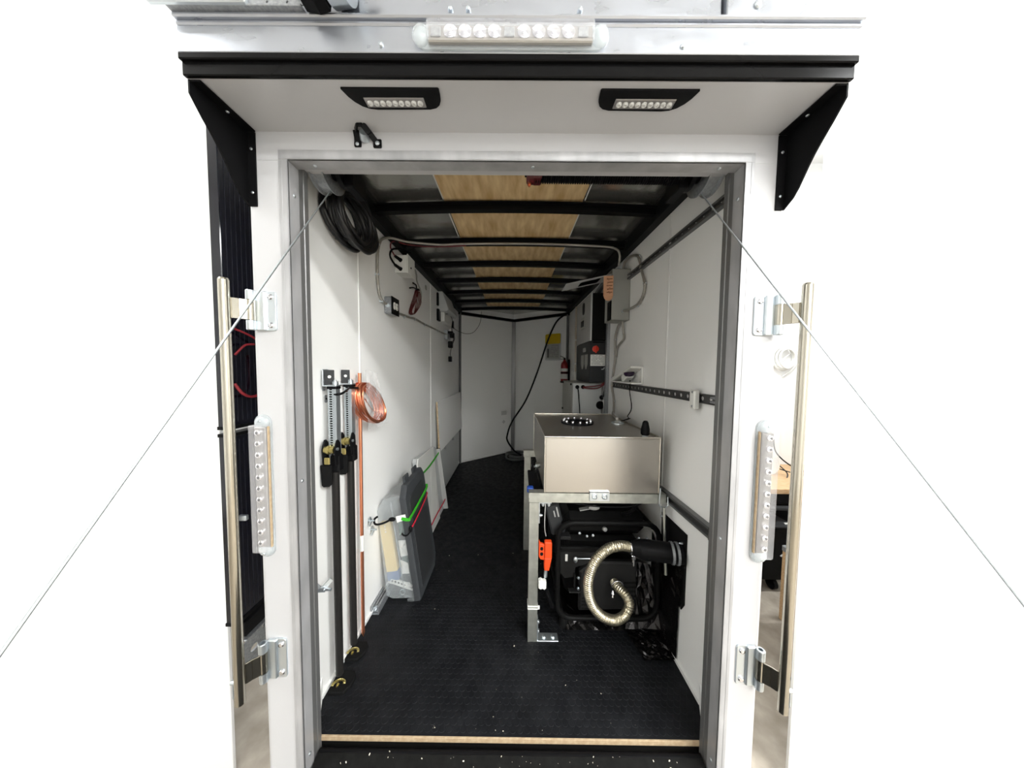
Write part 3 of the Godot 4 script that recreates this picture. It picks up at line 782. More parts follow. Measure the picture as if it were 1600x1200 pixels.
# ================================================================ lights on the rear
func rear_lights() -> void:
	for sd in [-1.0, 1.0]:
		var t := thing("tail_light_bar", "clear LED tail light bar on the white rear post beside the %s" % ("solar panels" if sd < 0 else "wooden bench"), "light", Vector3(sd * 0.741, 0.69, 0.0), "tail light bars")
		var y0 := 0.70; var y1 := 1.122; var x: float = 0.743 * sd
		var s := nst(); prism(s, rrect(0.050, y1 - y0 + 0.012, 0.0245, 8), 0.006, Transform3D(Basis(), Vector3(x, (y0 + y1) / 2, 0.0)), 0.001); obj("base", s, M.frosted, t)
		s = nst(); bx(s, x - 0.017, x + 0.017, y0 + 0.030, y1 - 0.030, 0.006, 0.016, 0.002); obj("circuit_tray", s, M.lamp_metal, t)
		s = nst(); bx(s, x - sd * 0.0225, x - sd * 0.0185, y0 + 0.028, y1 - 0.028, 0.006, 0.013, 0.001); obj("amber_gasket", s, M.wood_edge, t)
		s = nst(); prism(s, rrect(0.040, y1 - y0 - 0.042, 0.006), 0.028, Transform3D(Basis(), Vector3(x, (y0 + y1) / 2, 0.006)), 0.003); obj("lens", s, M.clear, t)
		s = nst()
		for e in [y0 + 0.016, y1 - 0.016]: ball(s, Vector3(x, e, 0.007), Vector3(0.021, 0.018, 0.011), 16, 8)
		obj("end_cap", s, M.frosted, t)
		s = nst()
		for e in [y0 + 0.010, y1 - 0.012]: screw(s, Vector3(x, e, 0.016), Vector3.BACK, 0.004, 0.003)
		obj("screw", s, M.zinc, t)
		for k in 11:
			var c := Vector3(x + sd * 0.003, y0 + 0.045 + (y1 - y0 - 0.09) * k / 10.0, 0.016)
			s = nst(); lathe(s, c, Vector3.BACK, [[0.0092, 0.0], [0.0088, 0.005], [0.0045, 0.007], [0.0042, 0.004], [0.0, 0.004]], 14)
			var led := obj("led", s, M.chrome, t)
			s = nst(); cyl(s, c + Vector3(0, 0, 0.0041), c + Vector3(0, 0, 0.0055), 0.0032, -1, 10); obj("chip", s, M.black, led)
	# bar on the cap
	var t := thing("identification_light_bar", "wide clear light bar with round lenses on the aluminium band over the door", "light", Vector3(-0.015, 2.0, 0.168))
	var s := nst(); prism(s, rrect(0.424, 0.052, 0.025, 8), 0.005, Transform3D(Basis(), Vector3(-0.015, 2.006, 0.168)), 0.001); obj("base", s, M.frosted, t)
	s = nst(); bx(s, -0.196, 0.166, 1.987, 1.996, 0.173, 0.182, 0.002); obj("lower_rail", s, M.conduit, t)
	s = nst(); bx(s, -0.196, 0.166, 1.998, 2.026, 0.173, 0.177, 0.001); obj("reflector", s, M.lamp_metal, t)
	s = nst(); prism(s, rrect(0.366, 0.044, 0.004), 0.018, Transform3D(Basis(), Vector3(-0.015, 2.006, 0.173)), 0.003); obj("lens", s, M.clear, t)
	s = nst()
	for x in [-0.214, 0.184]: ball(s, Vector3(x, 2.006, 0.174), Vector3(0.020, 0.024, 0.014), 16, 8)
	obj("end_cap", s, M.frosted, t)
	for k in 11:
		var c := Vector3(-0.180 + 0.0325 * k, 2.011, 0.177)
		s = nst()
		if k in [0, 5, 10]:
			bx(s, c.x - 0.011, c.x + 0.011, c.y - 0.010, c.y + 0.010, 0.177, 0.180, 0.001); obj("divider", s, M.galv, t)
		else:
			lathe(s, c, Vector3.BACK, [[0.0145, 0.0], [0.0145, 0.003], [0.012, 0.001], [0.011, 0.004], [0.0085, 0.002], [0.0075, 0.005], [0.005, 0.003], [0.004, 0.006], [0.0, 0.007]], 20); obj("led_lens", s, M.chrome, t)
	# load lights in the soffit
	for sd in [-1.0, 1.0]:
		var cx := -0.3015 if sd < 0 else 0.3165
		t = thing("load_light", "black wedge-shaped load light in the soffit %s" % ("above the black catch bracket" if sd < 0 else "on the side of the stainless tank"), "light", Vector3(cx, 1.9355, 0.105), "load lights in the soffit")
		# outline in x (mirrored) and z
		var o := PackedVector2Array()
		for p in [[-0.117, 0.133], [-0.110, 0.113], [-0.101, 0.099], [-0.088, 0.087], [-0.072, 0.080], [-0.052, 0.0775], [0.082, 0.079], [0.098, 0.083], [0.108, 0.091], [0.114, 0.103], [0.116, 0.118], [0.1165, 0.130], [0.114, 0.133]]:
			o.append(Vector2(cx - sd * p[0], p[1]))
		s = nst(); prism(s, o, -0.005, Transform3D(Basis(Vector3.RIGHT, Vector3.BACK, Vector3.UP), Vector3(0, 1.9355, 0)))
		obj("housing", s, M.black, t)
		s = nst(); box(s, Vector3(cx, 1.930, 0.099), Vector3(0.148, 0.003, 0.026), 0.001); obj("reflector", s, M.lamp_metal, t)
		for k in 9:
			s = nst(); lathe(s, Vector3(cx - 0.062 + 0.0155 * k, 1.9287, 0.099), Vector3.DOWN, [[0.0072, 0.0], [0.0068, 0.003], [0.004, 0.0045], [0.003, 0.003], [0.0, 0.003]], 12); obj("led", s, M.led, t)

# ================================================================ left wall
func clip(parent: Node, at: Vector3, n: Vector3, along := Vector3.UP) -> void:     # one-hole conduit strap
	var s := nst(); box(s, at + n * 0.004, Vector3(0.012, 0.03, 0.012), 0.002, Basis.looking_at(along, n) * Basis(Vector3.RIGHT, 0.0)); screw(s, at + n * 0.008 + along.cross(n) * 0.012, n, 0.005, 0.004)
	obj("clip", s, M.zinc, parent)

func conduit(called: String, pts: Array, label: String, r := 0.007) -> Node3D:
	var t := thing(called, label, "conduit", pts[0])
	var c := curve(pts, 14)
	var fine := []; var rad := []
	var total := 0.0
	for i in c.size() - 1:
		var l: float = c[i].distance_to(c[i + 1]); var n := maxi(1, int(l / 0.003))
		for j in n:
			fine.append(c[i].lerp(c[i + 1], float(j) / n)); rad.append(r + 0.0007 * sin((total + l * j / n) / 0.0065 * TAU))
		total += l
	fine.append(c[c.size() - 1]); rad.append(r)
	var s := nst(); tube(s, fine, r, 8, false, rad); obj("armour", s, M.conduit, t)
	return t

func left_wall_things() -> void:
	# hank of black cable
	var t := thing("cable_coil", "thick hank of black cable hanging high on the left wall", "cable", Vector3(-0.672, 1.875, -0.375))
	for k in 17:
		var s := nst()
		var pts := []
		var ro := rng.randf_range(-0.020, 0.016); var xo := rng.randf_range(-0.036, 0.032); var ph := rng.randf() * TAU
		for i in 40:
			var a := TAU * i / 40
			pts.append(Vector3(-0.672 + xo + 0.008 * sin(a * 2 + ph) - 0.01 * cos(a), 1.875 + (0.100 + ro) * cos(a) + 0.006 * sin(a + ph), -0.375 + (0.128 + ro) * sin(a)))
		tube(s, pts, 0.0092, 10, true); obj("loop", s, M.cable_black, t)
	var s := nst(); bx(s, -0.712, -0.640, 1.775, 1.83, -0.345, -0.315, 0.004); obj("hook_and_loop_tie", s, M.black_matt, t)
	s = nst(); cyl(s, Vector3(-0.727, 1.962, -0.375), Vector3(-0.62, 1.962, -0.375), 0.006, -1, 10); cyl(s, Vector3(-0.622, 1.957, -0.375), Vector3(-0.622, 1.985, -0.375), 0.006, -1, 10); obj("wall_hook", s, M.black, t)
	# armoured conduit from the roof down to the outlet, and on to the second outlet
	t = conduit("armoured_conduit", [Vector3(0.66, 1.93, -1.03), Vector3(0.655, 1.985, -1.0), Vector3(0.62, 2.018, -0.982), Vector3(0.50, 2.030, -0.976), Vector3(0.1, 2.040, -0.974), Vector3(-0.30, 2.036, -0.974), Vector3(-0.46, 2.026, -0.965), Vector3(-0.62, 2.005, -0.88), Vector3(-0.690, 1.992, -0.80), Vector3(-0.712, 1.960, -0.74), Vector3(-0.715, 1.915, -0.708), Vector3(-0.716, 1.852, -0.691), Vector3(-0.716, 1.756, -0.688), Vector3(-0.716, 1.674, -0.701), Vector3(-0.714, 1.634, -0.735), Vector3(-0.705, 1.620, -0.785)], "long armoured conduit crossing under a roof bow and down the left wall to the outlet")
	for p in [Vector3(-0.727, 1.915, -0.704), Vector3(-0.727, 1.757, -0.688), Vector3(-0.727, 1.629, -0.735)]: clip(t, p, Vector3.RIGHT)
	t = conduit("armoured_conduit", [Vector3(-0.705, 1.600, -0.885), Vector3(-0.715, 1.608, -0.975), Vector3(-0.715, 1.616, -1.154), Vector3(-0.716, 1.626, -1.258), Vector3(-0.716, 1.623, -1.435), Vector3(-0.716, 1.624, -1.704), Vector3(-0.716, 1.626, -2.10), Vector3(-0.705, 1.628, -2.20)], "armoured conduit running along the left wall between the two outlets")
	for p in [Vector3(-0.727, 1.608, -1.06), Vector3(-0.727, 1.626, -1.26), Vector3(-0.727, 1.622, -1.5), Vector3(-0.727, 1.625, -1.9)]: clip(t, p, Vector3.RIGHT, Vector3.FORWARD)
	# outlet boxes
	t = thing("outlet_box", "near galvanised outlet box with a black cover and two white sockets", "outlet", Vector3(-0.727, 1.62, -0.83), "outlets on the left wall")
	s = nst(); bx(s, -0.727, -0.685, 1.575, 1.668, -0.885, -0.785, 0.004); obj("box", s, M.galv, t)
	s = nst(); bx(s, -0.685, -0.682, 1.572, 1.671, -0.888, -0.782, 0.001); obj("cover", s, M.black, t)
	for z in [-0.818, -0.852]:
		s = nst(); prism(s, rrect(0.026, 0.040, 0.010), 0.004, facing(Vector3(-0.682, 1.622, z), Vector3.RIGHT), 0.001); var so := obj("socket", s, M.white_plastic, t)
		s = nst()
		for dz in [-0.006, 0.006]: bx(s, -0.678, -0.6775, 1.620, 1.632, z + dz - 0.001, z + dz + 0.001, 0.0)
		cyl(s, Vector3(-0.6785, 1.609, z), Vector3(-0.6775, 1.609, z), 0.0028, -1, 8); obj("slot", s, M.black, so)
	s = nst(); hexnut(s, Vector3(-0.705, 1.618, -0.785), Vector3.BACK, 0.012, 0.012); hexnut(s, Vector3(-0.705, 1.600, -0.885), Vector3.FORWARD, 0.012, 0.012); obj("fitting", s, M.zinc, t)
	t = thing("outlet_box", "far outlet box with black plugs on the left wall below the wedge-shaped unit", "outlet", Vector3(-0.727, 1.63, -2.26), "outlets on the left wall")
	s = nst(); bx(s, -0.727, -0.690, 1.575, 1.67, -2.34, -2.20, 0.004); obj("box", s, M.galv, t)
	s = nst(); bx(s, -0.690, -0.640, 1.635, 1.66, -2.25, -2.21, 0.003); bx(s, -0.690, -0.645, 1.60, 1.655, -2.34, -2.29, 0.004); obj("plug", s, M.black, t)
	s = nst(); bx(s, -0.690, -0.655, 1.645, 1.69, -2.30, -2.26, 0.004); obj("adapter", s, M.white_plastic, t)
	s = nst(); bx(s, -0.700, -0.655, 1.49, 1.56, -2.31, -2.25, 0.006); obj("power_brick", s, M.black, t)
	s = nst(); tube(s, curve([Vector3(-0.66, 1.65, -2.32), Vector3(-0.66, 1.60, -2.40), Vector3(-0.70, 1.517, -2.45), Vector3(-0.71, 1.44, -2.42), Vector3(-0.705, 1.40, -2.42)], 6), 0.003, 6); tube(s, curve([Vector3(-0.65, 1.64, -2.23), Vector3(-0.655, 1.70, -2.24), Vector3(-0.66, 1.77, -2.30)], 6), 0.004, 6); tube(s, curve([Vector3(-0.65, 1.60, -2.31), Vector3(-0.65, 1.57, -2.30), Vector3(-0.67, 1.55, -2.28)], 6), 0.004, 6); obj("cord", s, M.black, t)
	s = nst(); bx(s, -0.727, -0.695, 1.345, 1.405, -2.45, -2.39, 0.004); lone("wall_plug", s, M.black, "small black plug at the end of the dangling cord on the left wall", "plug")
	# breaker enclosure with two cable glands
	t = thing("breaker_enclosure", "white enclosure with two black cable grips high on the left wall", "enclosure", Vector3(-0.727, 1.9, -0.99))
	s = nst(); bx(s, -0.727, -0.652, 1.85, 1.955, -1.055, -0.94, 0.004); obj("box", s, M.white_plastic, t)
	s = nst(); bx(s, -0.652, -0.645, 1.845, 1.96, -1.06, -0.935, 0.003); obj("cover", s, M.white_plastic, t)
	for y in [1.925, 1.873]:
		s = nst(); cyl(s, Vector3(-0.690, y - 0.004, -0.936), Vector3(-0.712, y + 0.010, -0.905), 0.010, 0.008, 12); lathe(s, Vector3(-0.688, y - 0.005, -0.941), Vector3(-0.5, 0.3, 0.8).normalized(), [[0.0, 0.0], [0.012, 0.0], [0.012, 0.01], [0.0, 0.01]], 6); obj("cable_grip", s, M.black, t)
	s = nst(); cyl(s, Vector3(-0.646, 1.89, -0.985), Vector3(-0.642, 1.89, -0.985), 0.006, -1, 12); obj("cover_screw", s, M.black, t)
	s = nst(); cyl(s, Vector3(-0.688, 1.905, -1.055), Vector3(-0.688, 1.91, -1.11), 0.026, 0.022, 18); obj("coupling", s, M.black, t)
	s = nst(); tube(s, curve([Vector3(-0.712, 1.935, -0.905), Vector3(-0.722, 1.97, -0.87), Vector3(-0.70, 2.0, -0.86), Vector3(-0.64, 2.01, -0.93), Vector3(-0.5, 2.015, -0.97), Vector3(-0.3, 2.024, -0.972)], 8), 0.0035, 7); lone("red_cable", s, M.red_wire, "thin red cable looping from the white enclosure up to the roof bow", "cable")
	s = nst(); tube(s, curve([Vector3(-0.712, 1.883, -0.905), Vector3(-0.724, 1.92, -0.865), Vector3(-0.715, 1.965, -0.885), Vector3(-0.69, 1.99, -0.95), Vector3(-0.66, 1.998, -1.02)], 8), 0.0055, 8); lone("black_cable", s, M.black, "short black cable looping over the front of the white enclosure", "cable")
	s = nst(); tube(s, curve([Vector3(-0.69, 1.91, -1.11), Vector3(-0.70, 1.96, -1.22), Vector3(-0.715, 1.95, -1.30), Vector3(-0.718, 1.908, -1.325), Vector3(-0.718, 1.872, -1.390), Vector3(-0.718, 1.831, -1.42), Vector3(-0.715, 1.75, -1.375)], 8), 0.005, 8); lone("grey_cable", s, M.grey_box, "grey cable hanging in a curve behind the white enclosure", "cable")
	# bundle of red wires
	t = thing("red_wire_bundle", "hanging bundle of dark red wires on the left wall below the white enclosure", "wires", Vector3(-0.712, 1.844, -1.295))
	for k in 4:
		s = nst()
		var o := Vector3(0.005 * k - 0.006, 0.002 * k, -0.003 * k)
		tube(s, curve([Vector3(-0.712, 1.844, -1.295) + o, Vector3(-0.712, 1.757, -1.239) + o * 1.5, Vector3(-0.712, 1.665, -1.159) + o, Vector3(-0.708, 1.639, -1.159) + o, Vector3(-0.708, 1.662, -1.236) + o * 0.6, Vector3(-0.71, 1.755, -1.300 - 0.016 * k) + o, Vector3(-0.712, 1.833, -1.324) + o], 7), 0.0030, 7); obj("wire", s, M.red_dark, t)
	s = nst(); tube(s, curve([Vector3(-0.712, 1.844, -1.295), Vector3(-0.706, 1.832, -1.208), Vector3(-0.70, 1.806, -1.12)], 5), 0.005, 7); tube(s, curve([Vector3(-0.712, 1.844, -1.295), Vector3(-0.705, 1.864, -1.262), Vector3(-0.70, 1.857, -1.183)], 5), 0.005, 7); obj("black_tail", s, M.black, t)
	s = nst(); box(s, Vector3(-0.706, 1.842, -1.30), Vector3(0.025, 0.012, 0.03), 0.003); obj("cable_tie", s, M.black, t)
	s = nst(); cyl(s, Vector3(-0.727, 1.930, -1.566), Vector3(-0.723, 1.930, -1.566), 0.022, 0.020, 20); lone("hole_plug", s, M.grey_box, "round grey plug in the left wall just under the roof rail", "plug")
	# wedge-shaped white unit
	t = thing("charger_unit", "pale grey wedge-shaped unit high on the far end of the left wall", "unit", Vector3(-0.7, 1.85, -2.2))
	s = nst()
	prism(s, PackedVector2Array([Vector2(0, 2.0), Vector2(0.045, 2.0), Vector2(0.105, 1.835), Vector2(0.09, 1.815), Vector2(0, 1.815)]), 0.42, Transform3D(Basis(Vector3.RIGHT, Vector3.UP, Vector3.BACK), Vector3(-HW, 0, -2.36)), 0.004)
	obj("hood", s, M.grey_light, t)
	s = nst(); bx(s, -0.727, -0.672, 1.725, 1.815, -2.33, -1.985, 0.004); obj("body", s, M.white_plastic, t)
	s = nst(); bx(s, -0.727, -0.705, 1.72, 1.83, -1.975, -1.90, 0.003); bx(s, -0.727, -0.71, 1.86, 1.98, -1.93, -1.90, 0.003); obj("side_cover", s, M.black, t)
	s = nst(); bx(s, -0.672, -0.664, 1.71, 1.79, -2.40, -2.34, 0.003); obj("connector", s, M.black, t)
	s = nst(); tube(s, curve([Vector3(-0.667, 1.80, -2.02), Vector3(-0.66, 1.825, -2.15), Vector3(-0.665, 1.80, -2.3), Vector3(-0.668, 1.76, -2.37)], 6), 0.003, 6); obj("cord", s, M.black, t)
	s = nst(); tube(s, curve([Vector3(-0.668, 1.73, -2.37), Vector3(-0.66, 1.71, -2.5), Vector3(-0.60, 1.70, -2.75), Vector3(-0.53, 1.725, -2.88), Vector3(-0.474, 1.787, -2.92), Vector3(-0.434, 1.876, -2.94), Vector3(-0.42, 2.01, -2.95)], 8), 0.0028, 7); lone("thin_black_cable", s, M.black, "thin black cable drooping from the wedge-shaped unit to the last roof bow", "cable")
	# two ratcheting cargo bars standing against the wall
	cargo_bar(Vector3(-0.684, 0.0, -0.245), 1.20, "nearer of the two black cargo bars standing against the left wall")
	cargo_bar(Vector3(-0.698, 0.0, -0.375), 1.20, "farther of the two black cargo bars, standing next to the copper rod")
	# bracket, strap and plates that hold them
	t = thing("bar_holder", "small zinc bracket with a black strap holding the cargo bars to the left wall", "bracket", Vector3(-0.727, 1.18, -0.25))
	s = nst(); prism(s, rrect(0.018, 0.034, 0.008), 0.003, facing(Vector3(-0.727, 1.196, -0.250), Vector3.RIGHT)); prism(s, rrect(0.018, 0.03, 0.008), 0.003, facing(Vector3(-0.727, 1.148, -0.262), Vector3.RIGHT)); beam(s, Vector3(-0.724, 1.19, -0.252), Vector3(-0.705, 1.175, -0.262), 0.010, 0.002); obj("plate", s, M.galv, t)
	s = nst(); screw(s, Vector3(-0.724, 1.200, -0.250), Vector3.RIGHT, 0.004, 0.002); screw(s, Vector3(-0.724, 1.148, -0.262), Vector3.RIGHT, 0.004, 0.002); obj("screw", s, M.black, t)
	s = nst(); tube(s, curve([Vector3(-0.705, 1.175, -0.262), Vector3(-0.675, 1.168, -0.235), Vector3(-0.655, 1.17, -0.245), Vector3(-0.665, 1.18, -0.30), Vector3(-0.680, 1.185, -0.345), Vector3(-0.672, 1.183, -0.385), Vector3(-0.69, 1.180, -0.42), Vector3(-0.724, 1.178, -0.43)], 6), 0.0045, 7); obj("strap", s, M.black, t)
	# copper ground rod and the bagged coil
	t = thing("copper_rod", "tall copper rod leaning on the left wall beside the cargo bars", "rod", Vector3(-0.697, 0.0, -0.452))
	s = nst(); cyl(s, Vector3(-0.697, 0.02, -0.452), Vector3(-0.703, 1.245, -0.470), 0.0075, -1, 14); lathe(s, Vector3(-0.697, 0.0, -0.4517), Vector3.UP, [[0.0, 0.0], [0.0075, 0.02]], 14); obj("rod", s, M.copper, t)
	s = nst(); cyl(s, Vector3(-0.6993, 0.415, -0.4587), Vector3(-0.6997, 0.49, -0.4598), 0.0085, -1, 14, false); obj("paper_label", s, M.paper, t)
	t = thing("copper_wire_coil", "coil of bare copper wire in a clear plastic bag on the left wall", "wire", Vector3(-0.68, 1.1, -0.52))
	for k in 14:
		s = nst(); var pts := []
		for i in 36:
			var a := TAU * i / 36
			var ry := 0.092 + 0.0035 * (k % 4); var rz := 0.088 + 0.0035 * (k % 4)
			var y := ry * cos(a); var z := rz * sin(a)
			pts.append(Vector3(-0.706 + 0.0042 * k - 0.012 * cos(a) + 0.004 * sin(2 * a + k), 1.103 + y * 0.95, -0.500 + z + y * 0.42))
		tube(s, pts, 0.0036, 8, true); obj("turn", s, M.copper, t)
	s = nst(); tube(s, curve([Vector3(-0.665, 1.13, -0.44), Vector3(-0.66, 1.07, -0.50), Vector3(-0.66, 1.055, -0.57), Vector3(-0.67, 1.09, -0.62)], 8), 0.0028, 7); tube(s, curve([Vector3(-0.66, 1.20, -0.47), Vector3(-0.655, 1.155, -0.52), Vector3(-0.66, 1.14, -0.57)], 6), 0.0028, 7); obj("loose_end", s, M.copper, t)
	s = nst(); crumple(s, Vector3(-0.652, 1.26, -0.42), Vector3(-0.652, 1.245, -0.53), Vector3(-0.650, 0.985, -0.64), Vector3(-0.652, 0.985, -0.44), 9, 9, 0.008, Vector3.RIGHT, 5); obj("bag", s, M.bag, t)
	# wing nuts
	t = thing("wing_bolt", "bolt with a zinc wing nut beside the dark door post low on the left", "bolt", Vector3(-0.70, 0.45, -0.17))
	s = nst(); cyl(s, Vector3(-0.727, 0.470, -0.150), Vector3(-0.650, 0.470, -0.150), 0.005, -1, 10); obj("stud", s, M.zinc, t)
	s = nst(); prism(s, PackedVector2Array([Vector2(-0.008, -0.008), Vector2(-0.036, 0.026), Vector2(-0.024, 0.036), Vector2(0.0, 0.010), Vector2(0.024, 0.036), Vector2(0.036, 0.026), Vector2(0.008, -0.008)]), 0.006, facing(Vector3(-0.688, 0.470, -0.150), Vector3(0.6, 0.1, 1).normalized(), Vector3(0.2, 1, 0).normalized()), 0.001); cyl(s, Vector3(-0.705, 0.470, -0.150), Vector3(-0.672, 0.470, -0.150), 0.011, 0.009, 12); obj("wing_nut", s, M.zinc, t)
	for w in [[Vector3(-0.727, 0.497, -0.575), "upper of two zinc wing bolts on the left wall, holding the green bungee hook"], [Vector3(-0.727, 0.437, -0.60), "lower of two zinc wing bolts on the left wall beside the organizer case"]]:
		var at: Vector3 = w[0]
		t = thing("wing_bolt", w[1], "bolt", at, "wing bolts beside the organizer")
		s = nst(); cyl(s, at, at + Vector3(0.03, 0, 0), 0.004, -1, 10); ring(s, at + Vector3(0.004, 0, 0), Vector3.RIGHT, 0.0, 0.012, 14); obj("stud", s, M.zinc, t)
		s = nst(); prism(s, PackedVector2Array([Vector2(-0.007, -0.006), Vector2(-0.024, 0.014), Vector2(-0.018, 0.022), Vector2(0.0, 0.007), Vector2(0.018, 0.022), Vector2(0.024, 0.014), Vector2(0.007, -0.006)]), 0.005, facing(at + Vector3(0.012, 0, 0), Vector3.RIGHT, Vector3(0, 0.2, 1).normalized()), 0.001); obj("wing_nut", s, M.zinc, t)
	organizer()
	cases_and_bungees()
	# boards on the left wall near the nose
	t = thing("leaning_board", "white faced board with a bare wood edge fixed on the far left wall", "board", Vector3(-0.70, 0.5, -2.3))
	s = nst(); prism(s, PackedVector2Array([Vector2(-0.706, 0.962), Vector2(-0.690, 0.962), Vector2(-0.668, 0.500), Vector2(-0.684, 0.500)]), 1.14, Transform3D(Basis(Vector3.RIGHT, Vector3.UP, Vector3.FORWARD), Vector3(0, 0, -1.79))); obj("board", s, M.panel, t)
	s = nst(); prism(s, PackedVector2Array([Vector2(-0.706, 0.962), Vector2(-0.691, 0.962), Vector2(-0.669, 0.500), Vector2(-0.684, 0.500)]), 0.002, Transform3D(Basis(Vector3.RIGHT, Vector3.UP, Vector3.BACK), Vector3(0, 0, -1.79))); obj("wood_edge", s, M.wood_edge, t)
	t = thing("lower_panel", "pale grey lower wall panel with two wing bolts under the leaning board", "panel", Vector3(-0.715, 0.02, -2.3))
	s = nst(); bx(s, -0.726, -0.708, 0.018, 0.515, -2.90, -1.72, 0.002); obj("panel", s, M.grey_light, t)
	s = nst()
	for z in [-2.12, -2.50]:
		cyl(s, Vector3(-0.708, 0.447, z), Vector3(-0.685, 0.447, z), 0.004, -1, 8); prism(s, PackedVector2Array([Vector2(-0.01, -0.01), Vector2(-0.03, 0.02), Vector2(0, 0.008), Vector2(0.03, 0.02), Vector2(0.01, -0.01)]), 0.006, facing(Vector3(-0.70, 0.447, z), Vector3.RIGHT, Vector3(0, 1, 0.6).normalized()))
	obj("wing_nut", s, M.galv, t)
	# strut offcut on the floor
	t = thing("strut_channel", "short galvanised strut channel lying on the floor along the left wall", "strut", Vector3(-0.70, 0.0, -0.66))
	s = nst()
	var prof := PackedVector2Array([Vector2(0, 0), Vector2(0.041, 0), Vector2(0.041, 0.041), Vector2(0.031, 0.041), Vector2(0.031, 0.034), Vector2(0.033, 0.034), Vector2(0.033, 0.037), Vector2(0.037, 0.037), Vector2(0.037, 0.004), Vector2(0.004, 0.004), Vector2(0.004, 0.037), Vector2(0.008, 0.037), Vector2(0.008, 0.034), Vector2(0.010, 0.034), Vector2(0.010, 0.041), Vector2(0, 0.041)])
	prism(s, prof, 0.14, Transform3D(Basis(Vector3.RIGHT, Vector3.UP, Vector3.FORWARD), Vector3(-0.722, 0.0, -0.575))); obj("channel", s, M.galv, t, true)
	s = nst(); bx(s, -0.716, -0.688, 0.006, 0.03, -0.60, -0.585, 0.002); hexnut(s, Vector3(-0.702, 0.018, -0.585), Vector3.BACK, 0.007, 0.005); obj("spring_nut", s, M.zinc, t)

func crumple(s: SurfaceTool, a: Vector3, b: Vector3, c: Vector3, d: Vector3, nx: int, ny: int, amp: float, n: Vector3, sd: int, edge := 1.0) -> void:   # a creased sheet over the quad a b c d
	var r := RandomNumberGenerator.new(); r.seed = sd
	var g := []
	for j in ny + 1:
		var row := []
		for i in nx + 1:
			var u := float(i) / nx; var v := float(j) / ny
			var ju := 0.0; var jv := 0.0
			if i > 0 and i < nx: ju = r.randf_range(-0.38, 0.38) / nx
			if j > 0 and j < ny: jv = r.randf_range(-0.38, 0.38) / ny
			var p := a.lerp(b, u + ju).lerp(d.lerp(c, u + ju), v + jv)
			var border := i == 0 or j == 0 or i == nx or j == ny
			row.append(p + n * amp * r.randf_range(-1.0, 1.0) * (edge * 0.5 if border else 1.0))
		g.append(row)
	for j in ny:
		for i in nx:
			if r.randf() < 0.5:
				tri(s, g[j][i], g[j][i + 1], g[j + 1][i + 1], n); tri(s, g[j][i], g[j + 1][i + 1], g[j + 1][i], n)
			else:
				tri(s, g[j][i], g[j][i + 1], g[j + 1][i], n); tri(s, g[j][i + 1], g[j + 1][i + 1], g[j + 1][i], n)

